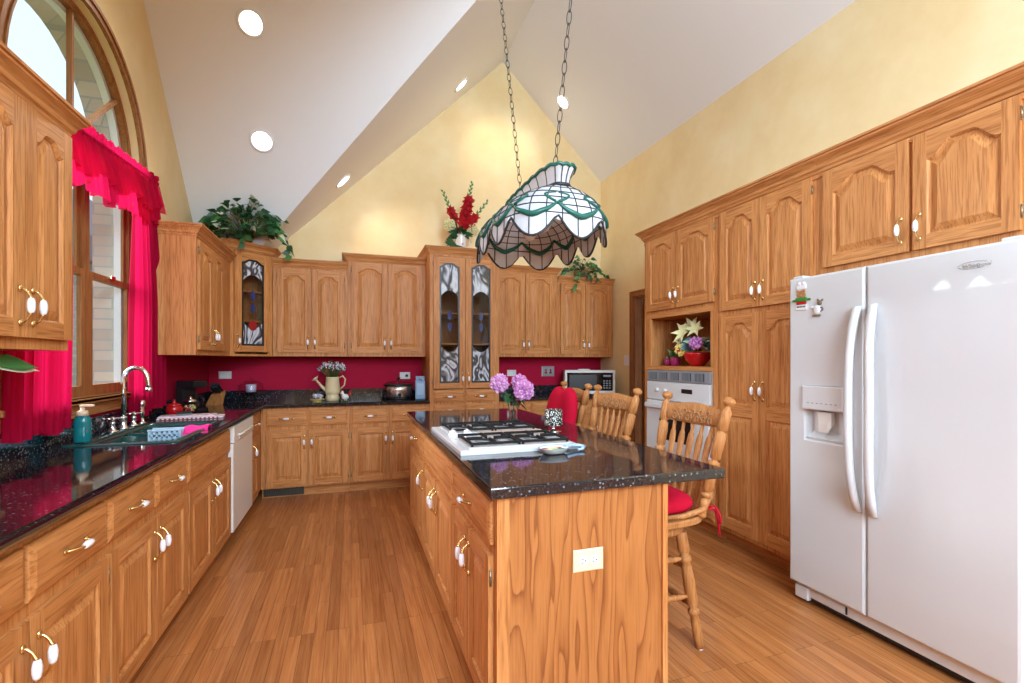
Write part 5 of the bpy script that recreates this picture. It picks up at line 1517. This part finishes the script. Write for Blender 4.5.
mb.build('dried_flowers', ['lilac', 'ceramic', 'blue_grey'], r)
r = thing('rooster_figurine', 'small red and white rooster figurine right of the watering can', 'figurine', (-.055, 5.20, CT_Z))
MB().lathe([(.030, 0), (.030, .006), (.001, .008)], seg=14).build('base', 'leaf', r)
MB().ball((0, 0, .045), .030, 0, 12, 8, (1.2, .7, 1)).ball((-.028, 0, .085), .016, 0, 10, 6, (1, .8, 1.2)).tube([(-.018, 0, .055), (-.026, 0, .085)], [.018, .013], 8).tube([(-.04, 0, .085), (-.056, 0, .080)], [.005, .001], 6).build('body', 'ceramic', r)
mb = MB()
for k in range(5): mb.tube([(.026, 0, .05+.004*k), (.05, .006*(k-2), .075+.006*k), (.062-.004*k, .008*(k-2), .06+.016*k)], [.007, .006, .002], 6)
for k in range(3): mb.ball((-.036+.009*k, 0, .106-.002*abs(k-1)), .007, 0, 6, 5, (.8, .4, 1.2))
mb.ball((-.044, 0, .070), .006, 0, 6, 5, (.7, .6, 1.4)); mb.build('comb_and_tail', 'red_glaze', r)
MB().tube([(-.006, .008, .007), (-.006, .008, .022)], .004, 6).tube([(.01, -.008, .007), (.01, -.008, .022)], .004, 6).build('leg', 'yellow_petal', r)

r = thing('slow_cooker', 'steel slow cooker with black handles and glass lid', 'slow cooker', (.485, 5.33, CT_Z))
def ov(s_, z, a=.150, b=.115): return [(a*s_*cos(2*pi*j/32), b*s_*sin(2*pi*j/32), z) for j in range(32)]
MB().loft([ov(.86, .012), ov(.92, .03), ov(.98, .10), ov(1, .145)], 0, True).build('body', 'steel', r)
MB().loft([ov(.84, 0), ov(.88, .0118)], 0, True).build('base', 'black', r)
MB().loft([ov(1.03, .1455), ov(1.05, .150), ov(1.04, .160), ov(.98, .164)], 0, True).build('crock_rim', 'black', r)
MB().loft([ov(.97, .1645), ov(.80, .185), ov(.4, .198), ov(.05, .200)], 0, True).build('lid', 'smoke_glass', r)
MB().lathe([(.012, 0), (.010, .012), (.020, .02), (.020, .032), (.001, .036)], (0, 0, .2005), seg=12).build('knob', 'black', r)
for q in (-1, 1): MB().box(min(q*.150, q*.178), max(q*.150, q*.178), -.04, .04, .09, .115, 0, .006).build('handle', 'black', r)
MB().lathe([(.018, 0), (.016, .014), (.001, .015)], (0, -.1125, .05), (0, -1, .1), 14).build('control_knob', 'black', r)
r = thing('canister', 'narrow blue grey upright canister beside the slow cooker', 'canister', (.705, 5.24, CT_Z), radians(-6))
MB().box(-.052, .052, -.045, .045, 0, .20, 0, .008).prism([(-.045, -.04, .20), (.045, -.04, .20), (.045, -.01, .245), (-.045, -.01, .245)], (0, .05, 0)).build('body', 'blue_grey', r)
MB().box(-.035, .035, -.047, -.0452, .05, .17, 0, 0).build('front_plate', plain('pale_blue', (.34, .48, .66), .35), r)
MB().lathe([(.018, 0), (.016, .006), (.001, .007)], (0, -.04, .218), (0, -1, .5), 14).build('knob', 'plastic_grey', r)

r = thing('microwave', 'silver and black microwave on the counter in the far corner', 'microwave', (2.445, 5.325, CT_Z), radians(-20))
w = .60; h = .295
MB().box(0, w, .022, .335, .012, h, 0, .006).build('case', 'plastic_lt', r)
mb = MB().box(0, w, 0, .0215, .012, .050).box(0, w, 0, .0215, h-.028, h).box(0, .025, 0, .0215, .0502, h-.0282).box(w-.025, w, 0, .0215, .0502, h-.0282)
mb.build('front_frame', 'plastic_lt', r)
d = MB().box(.0255, .43, .004, .0215, .0505, h-.0285).build('door', 'black_glass', r)
MB().box(.055, .38, .002, .0039, .075, h-.055).build('window', 'black', d)
MB().box(.432, w-.0255, .004, .0215, .0505, h-.0285).build('control_panel', 'black_glass', r)
mb = MB()
for i in range(3):
    for k in range(4): mb.box(.46+.033*i, .482+.033*i, .001, .004, .075+.028*k, .092+.028*k)
mb.box(.46, .55, .001, .004, .215, .24); mb.build('keypad', 'plastic_grey', r)
for q in (.05, w-.05):
    for k in (.07, .29): MB().lathe([(.014, 0), (.014, .0115)], (q, k, 0), seg=10).build('foot', 'black', r)
MB().box(.17, .31, .08, .16, h+.001, h+.014, 0, .004).build('vent_cap', 'plastic_lt', r)

# ------------------------------------------------------------------ plants and flowers up high
def ivy(name, label, loc, n, spread, lsz, seed, mats, trail=(), up=.22, bk=(.10, .10), off=(0, 0), fit=None):
    random.seed(seed)
    r = thing(name, label, 'plant', loc)
    MB().lathe([(bk[0]*.75, 0), (bk[0], bk[1]*.4), (bk[0]*1.05, bk[1]), (bk[0]*.9, bk[1]), (.001, bk[1]*.85)], seg=18).build('basket', 'basket', r)
    mb = MB(); ms = MB()
    for k in range(n):
        a = random.uniform(0, 6.28); t = random.random()**.6
        R_ = spread[0]*t; Ry = spread[1]*t
        p = Vector((off[0]+R_*cos(a), off[1]+Ry*sin(a), bk[1]*.8+up*(1-t*t)*random.uniform(.45, 1.15)+random.uniform(-.03, .03)))
        if fit and not fit(p+Vector(loc)): continue
        ms.tube([(p.x*.1, p.y*.1, bk[1]*.9), (p.x*.6, p.y*.6, p.z*.8+.02), p], .0014, 4)
        dr = Vector((cos(a)+random.uniform(-.6, .6), sin(a)+random.uniform(-.6, .6), random.uniform(-.3, .5)))
        L_ = lsz*random.uniform(.7, 1.2); m = random.choice(mats); m2 = m if random.random() < .75 else 2
        leaf(mb, p, dr, L_, L_*.78, m, .25, .30, m2=m2, up=Vector((random.gauss(.1, .5), random.gauss(-.9, .4), random.gauss(.35, .5))))
    for tr in trail:
        pts = [Vector((0, 0, bk[1]))]+[Vector(q) for q in tr]
        ms.tube(pts, .0022, 4)
        for i in range(len(pts)-1):
            for s_ in (.3, .65, 1.0):
                p = pts[i].lerp(pts[i+1], s_)
                a = random.uniform(0, 6.28); leaf(mb, p, (cos(a), sin(a), random.uniform(-.7, .2)), lsz*random.uniform(.7, 1.1), lsz*.7, random.choice(mats), .25, .3, up=Vector((random.gauss(.1, .4), -1, random.gauss(.2, .4))))
    mb.build('foliage', ['leaf', 'leaf2', 'leaf_var'], r, recalc=False); ms.build('stems', 'stem', r)
    return r
ivy('potted_ivy', 'dark leafy plant with variegated leaves on the diagonal corner cabinet', (-.955, 5.19, 2.4555), 320, (.30, .20), .095, 21, [0, 0, 0, 0, 1],
    trail=(((.10, -.05, .12), (.25, -.04, .10), (.36, .02, .0), (.40, .04, -.10)), ((-.12, -.14, .10), (-.2, -.2, .02)), ((.02, -.16, .06), (.03, -.2, -.06)), ((.22, -.1, .2), (.33, -.08, .22))), up=.38, bk=(.06, .05), off=(.02, -.17), fit=lambda q: q.z < max(ZA(q.x), ZB(q.y))-.07)
ivy('potted_ivy', 'bright green trailing ivy on the far right wall cabinet', (2.76, 5.50, 2.348), 80, (.24, .12), .070, 22, [0, 1, 1, 0],
    trail=(((-.10, -.16, .06), (-.16, -.21, -.04), (-.18, -.215, -.14)), ((.10, -.16, .06), (.14, -.215, -.06)), ((.2, -.1, .06), (.3, -.15, .03)), ((-.02, -.19, .03), (.02, -.22, -.03))), up=.20)

r = thing('flower_vase', 'white ceramic vase on the hutch below the red gladioli', 'vase', (1.175, 5.36, 2.542))
MB().lathe([(.050, 0), (.054, .006), (.046, .02), (.060, .08), (.068, .14), (.062, .18), (.070, .20), (.062, .20), (.001, .17)], seg=20).build('body', 'ceramic', r)
MB().tube([(.068, 0, .15), (.105, 0, .17), (.10, 0, .10), (.058, 0, .07)], .007, 8).build('handle', 'ceramic', r)
mb = MB()
for (a, z_) in ((-.4, .06), (.1, .09), (.5, .05), (0, .13)): mb.ball((.060*sin(a), -.060*cos(a), z_), .013, 0, 8, 5, (1, .35, 1))
mb.build('painted_roses', plain('dusty_rose', (.55, .25, .25), .4), r)
V0 = Vector((1.175, 5.36, 2.74))
def gladiolus(label, tip, nbl, seed, start=.35, end=.72, bs=.075):
    random.seed(seed)
    q = thing('gladiolus', label, 'flower', V0, 0, 'gladioli in the hutch vase')
    tip = Vector(tip); pts = [Vector((0, 0, -.12)), tip*.35+Vector((0, 0, .02)), tip*.7, tip]
    MB().tube(pts, [.005, .005, .004, .002], 6).build('stem', 'stem', q)
    mb = MB(); mg = MB()
    for i in range(nbl):
        t = start+(end-start)*i/max(1, nbl-1); p = tip*t; a = random.uniform(-2.4, -.6) if i % 2 else random.uniform(.0, 6.28)
        for k in range(6):
            b = a+k*pi/3; dr = Vector((cos(b), -.6+.3*sin(b*2), sin(b)*.9+.25))
            leaf(mb, p, dr, bs*(1.15-.35*t), bs*.72, 0, .3, .1, up=Vector((random.gauss(0, .3), -1, random.gauss(0, .3))))
    for i in range(9):
        t = end+(1-end)*i/8; p = tip*t; s_ = 1 if i % 2 else -1
        leaf(mg, p-tip.normalized()*.01, tip.normalized()+Vector((s_*.5, 0, 0)), .052*(1.25-.5*(t-end)/(1-end)), .026, 0, .5, 0, up=Vector((0, -1, .1)))
    if nbl: mb.build('blossoms', 'redpetal', q, recalc=False)
    mg.build('buds', 'leaf2', q, recalc=False)
gladiolus('tallest red gladiolus rising straight up from the hutch vase', (.125, -.02, .60), 11, 5, .16, .66, .095)
gladiolus('red gladiolus leaning far right from the hutch vase', (.30, -.04, .40), 3, 6, .30, .50, .085)
gladiolus('red gladiolus leaning far left from the hutch vase', (-.21, -.02, .47), 3, 7, .36, .56, .075)
r = thing('vase_greenery', 'dark leaves and pale hydrangeas around the rim of the hutch vase', 'flowers', V0)
random.seed(9)
mb = MB()
for k in range(26):
    a = random.uniform(0, 6.28); leaf(mb, (.03*cos(a), .03*sin(a), random.uniform(-.01, .05)), (cos(a), sin(a), random.uniform(-.4, .9)), random.uniform(.10, .16), .07, 0, .25, .3, up=Vector((random.gauss(0, .4), -1, random.gauss(.3, .3))))
leaf(mb, (-.03, -.02, .02), (-.35, -.1, 1.0), .30, .035, 0, .3, 0)
for k in range(7): leaf(mb, (-.10+.01*k, -.07, -.10-.006*k), (-1+.22*k, -.2, .25-.12*k), .11, .08, 0, .25, .4, up=Vector((0, -1, .3)))
mb.tube([(0, 0, -.02), (-.06, -.06, -.02), (-.08, -.07, -.1)], .003, 5)
mb.build('leaves', 'leaf', r, recalc=False)
for c in ((-.13, -.02, .10), (.13, -.02, .06)):
    mb = MB().ball(c, .045, 0, 10, 6); petal_ball(mb, c, .062, 110, [0], .026); mb.build('hydrangea', 'cream_petal', r, recalc=False)

# oven niche
NZ = 1.2835
r = thing('flower_bowl', 'round red glazed bowl in the niche above the oven', 'bowl', (2.73, 3.325, NZ))
MB().lathe([(.05, 0), (.055, .006), (.095, .05), (.115, .10), (.112, .115), (.106, .115), (.108, .10), (.085, .05), (.001, .03)], seg=26).build('bowl', 'red_glaze', r)
r = thing('flower_arrangement', 'silk lilies, roses and ivy arranged in the red niche bowl', 'flowers', (2.73, 3.325, NZ+.08))
random.seed(31)
mb = MB()
for k in range(64):
    a = random.uniform(0, 6.28); t = random.uniform(.3, 1); leaf(mb, (.10*t*cos(a), .13*t*sin(a), .03+.12*(1-t)*random.random()+.04), (cos(a), sin(a), random.uniform(-.2, .8)), random.uniform(.07, .11), .06, random.choice([0, 3, 3, 1]), .25, .25, m2=random.choice([0, 2, 3]), up=Vector((random.gauss(-.7, .4), random.gauss(-.8, .4), random.gauss(.2, .4))))
mb.build('leaves', ['leaf', 'leaf2', 'leaf_var', plain('blue_green_leaf', (.10, .22, .24), .5)], r, recalc=False)
def lily(c, fac, R_, mat, n=6):
    mb = MB(); f = Vector(fac).normalized(); s_ = f.cross(Vector((0, 0, 1))).normalized(); u_ = s_.cross(f)
    for k in range(n):
        a = k*2*pi/n; dr = (s_*cos(a)+u_*sin(a))*.9+f*.55
        leaf(mb, c, dr, R_, R_*.36, 0, .3, .15, up=f)
    mb.build('lily', mat, r, recalc=False)
lily((-.07, .075, .20), (-1, -.1, .3), .12, 'cream_petal'); lily((-.06, .12, .13), (-1, .4, .3), .095, 'cream_petal'); lily((-.02, .04, .25), (-.9, -.6, .5), .11, 'cream_petal'); lily((-.05, -.04, .22), (-.8, -.5, .5), .10, 'cream_petal')
for (c, m_) in (((-.10, .075, .055), 'yellow_petal'), ((-.11, -.115, .11), 'pink1')):
    mb = MB().ball(c, .026, 0, 8, 6); petal_ball(mb, c, .042, 46, [0], .03); mb.build('rose', m_, r, recalc=False)
mb = MB().ball((-.135, .075, .055), .016, 0, 8, 5); mb.build('rose_center', 'red_glaze', r)
for (y_, z_, R_) in ((3.575, 0, .042), (3.675, 0, .033)):
    nm = 'pink bell shaped flower pot in the niche, beside the red bowl' if R_ > .04 else 'small pink trinket pot at the far end of the niche'
    r = thing('flower_pot', nm, 'pot', (2.70, y_, NZ))
    MB().lathe([(R_*.7, 0), (R_, R_*.6), (R_*1.05, R_*1.5), (R_*.9, R_*1.9), (.001, R_*1.7)], seg=16).build('pot', plain('magenta_glaze', (.35, .02, .12), .3), r)
    mb = MB(); k_ = 14 if R_ > .04 else 6
    for k in range(k_): a = random.uniform(0, 6.28); leaf(mb, (0, 0, R_*1.8), (cos(a)*.6, sin(a)*.6, random.uniform(.4, 1.2)), R_*random.uniform(1.3, 2.9 if R_ > .04 else 1.5), R_*.9, 0, .3, .2, m2=random.choice([0, 1]), up=Vector((-.7, -.8, .2)))
    mb.build('leaves', ['leaf2', 'leaf_var'], r, recalc=False)

# houseplant at the near end of the window counter, one leaf reaching into view
r = thing('potted_plant', 'potted plant whose pointed cream edged leaf pokes in under the near cabinet', 'plant', (-1.13, 1.86, CT_Z))
MB().lathe([(.06, 0), (.075, .06), (.085, .13), (.09, .14), (.08, .14), (.001, .12)], seg=20).build('pot', 'ceramic', r)
random.seed(41); mb = MB(); ms = MB()
for (a, el, L_, z_) in ((1.50, .05, .21, .405), (2.6, .2, .15, .33), (3.6, .4, .16, .30), (4.6, .1, .17, .32), (5.4, .3, .15, .30)):
    p = (.10*cos(a)*(1.9 if z_ > .4 else 1), .10*sin(a)*(1.9 if z_ > .4 else 1), z_)
    ms.tube([(0, 0, .12), (p[0]*.4, p[1]*.4, z_*.7), p], .004, 5)
    leaf(mb, p, (cos(a), sin(a), el), L_, .075, 0, .3, .12, m2=0, up=Vector((.55, -.75, .5)))
    if z_ > .4: leaf(mb, (p[0]+.003, p[1]-.002, p[2]-.012), (cos(a), sin(a), el), L_*1.02, .066, 1, .3, .12, up=Vector((.55, -.75, .5)))
mb.build('foliage', ['leaf2', 'leaf_var'], r, recalc=False); ms.build('stems', 'stem', r)
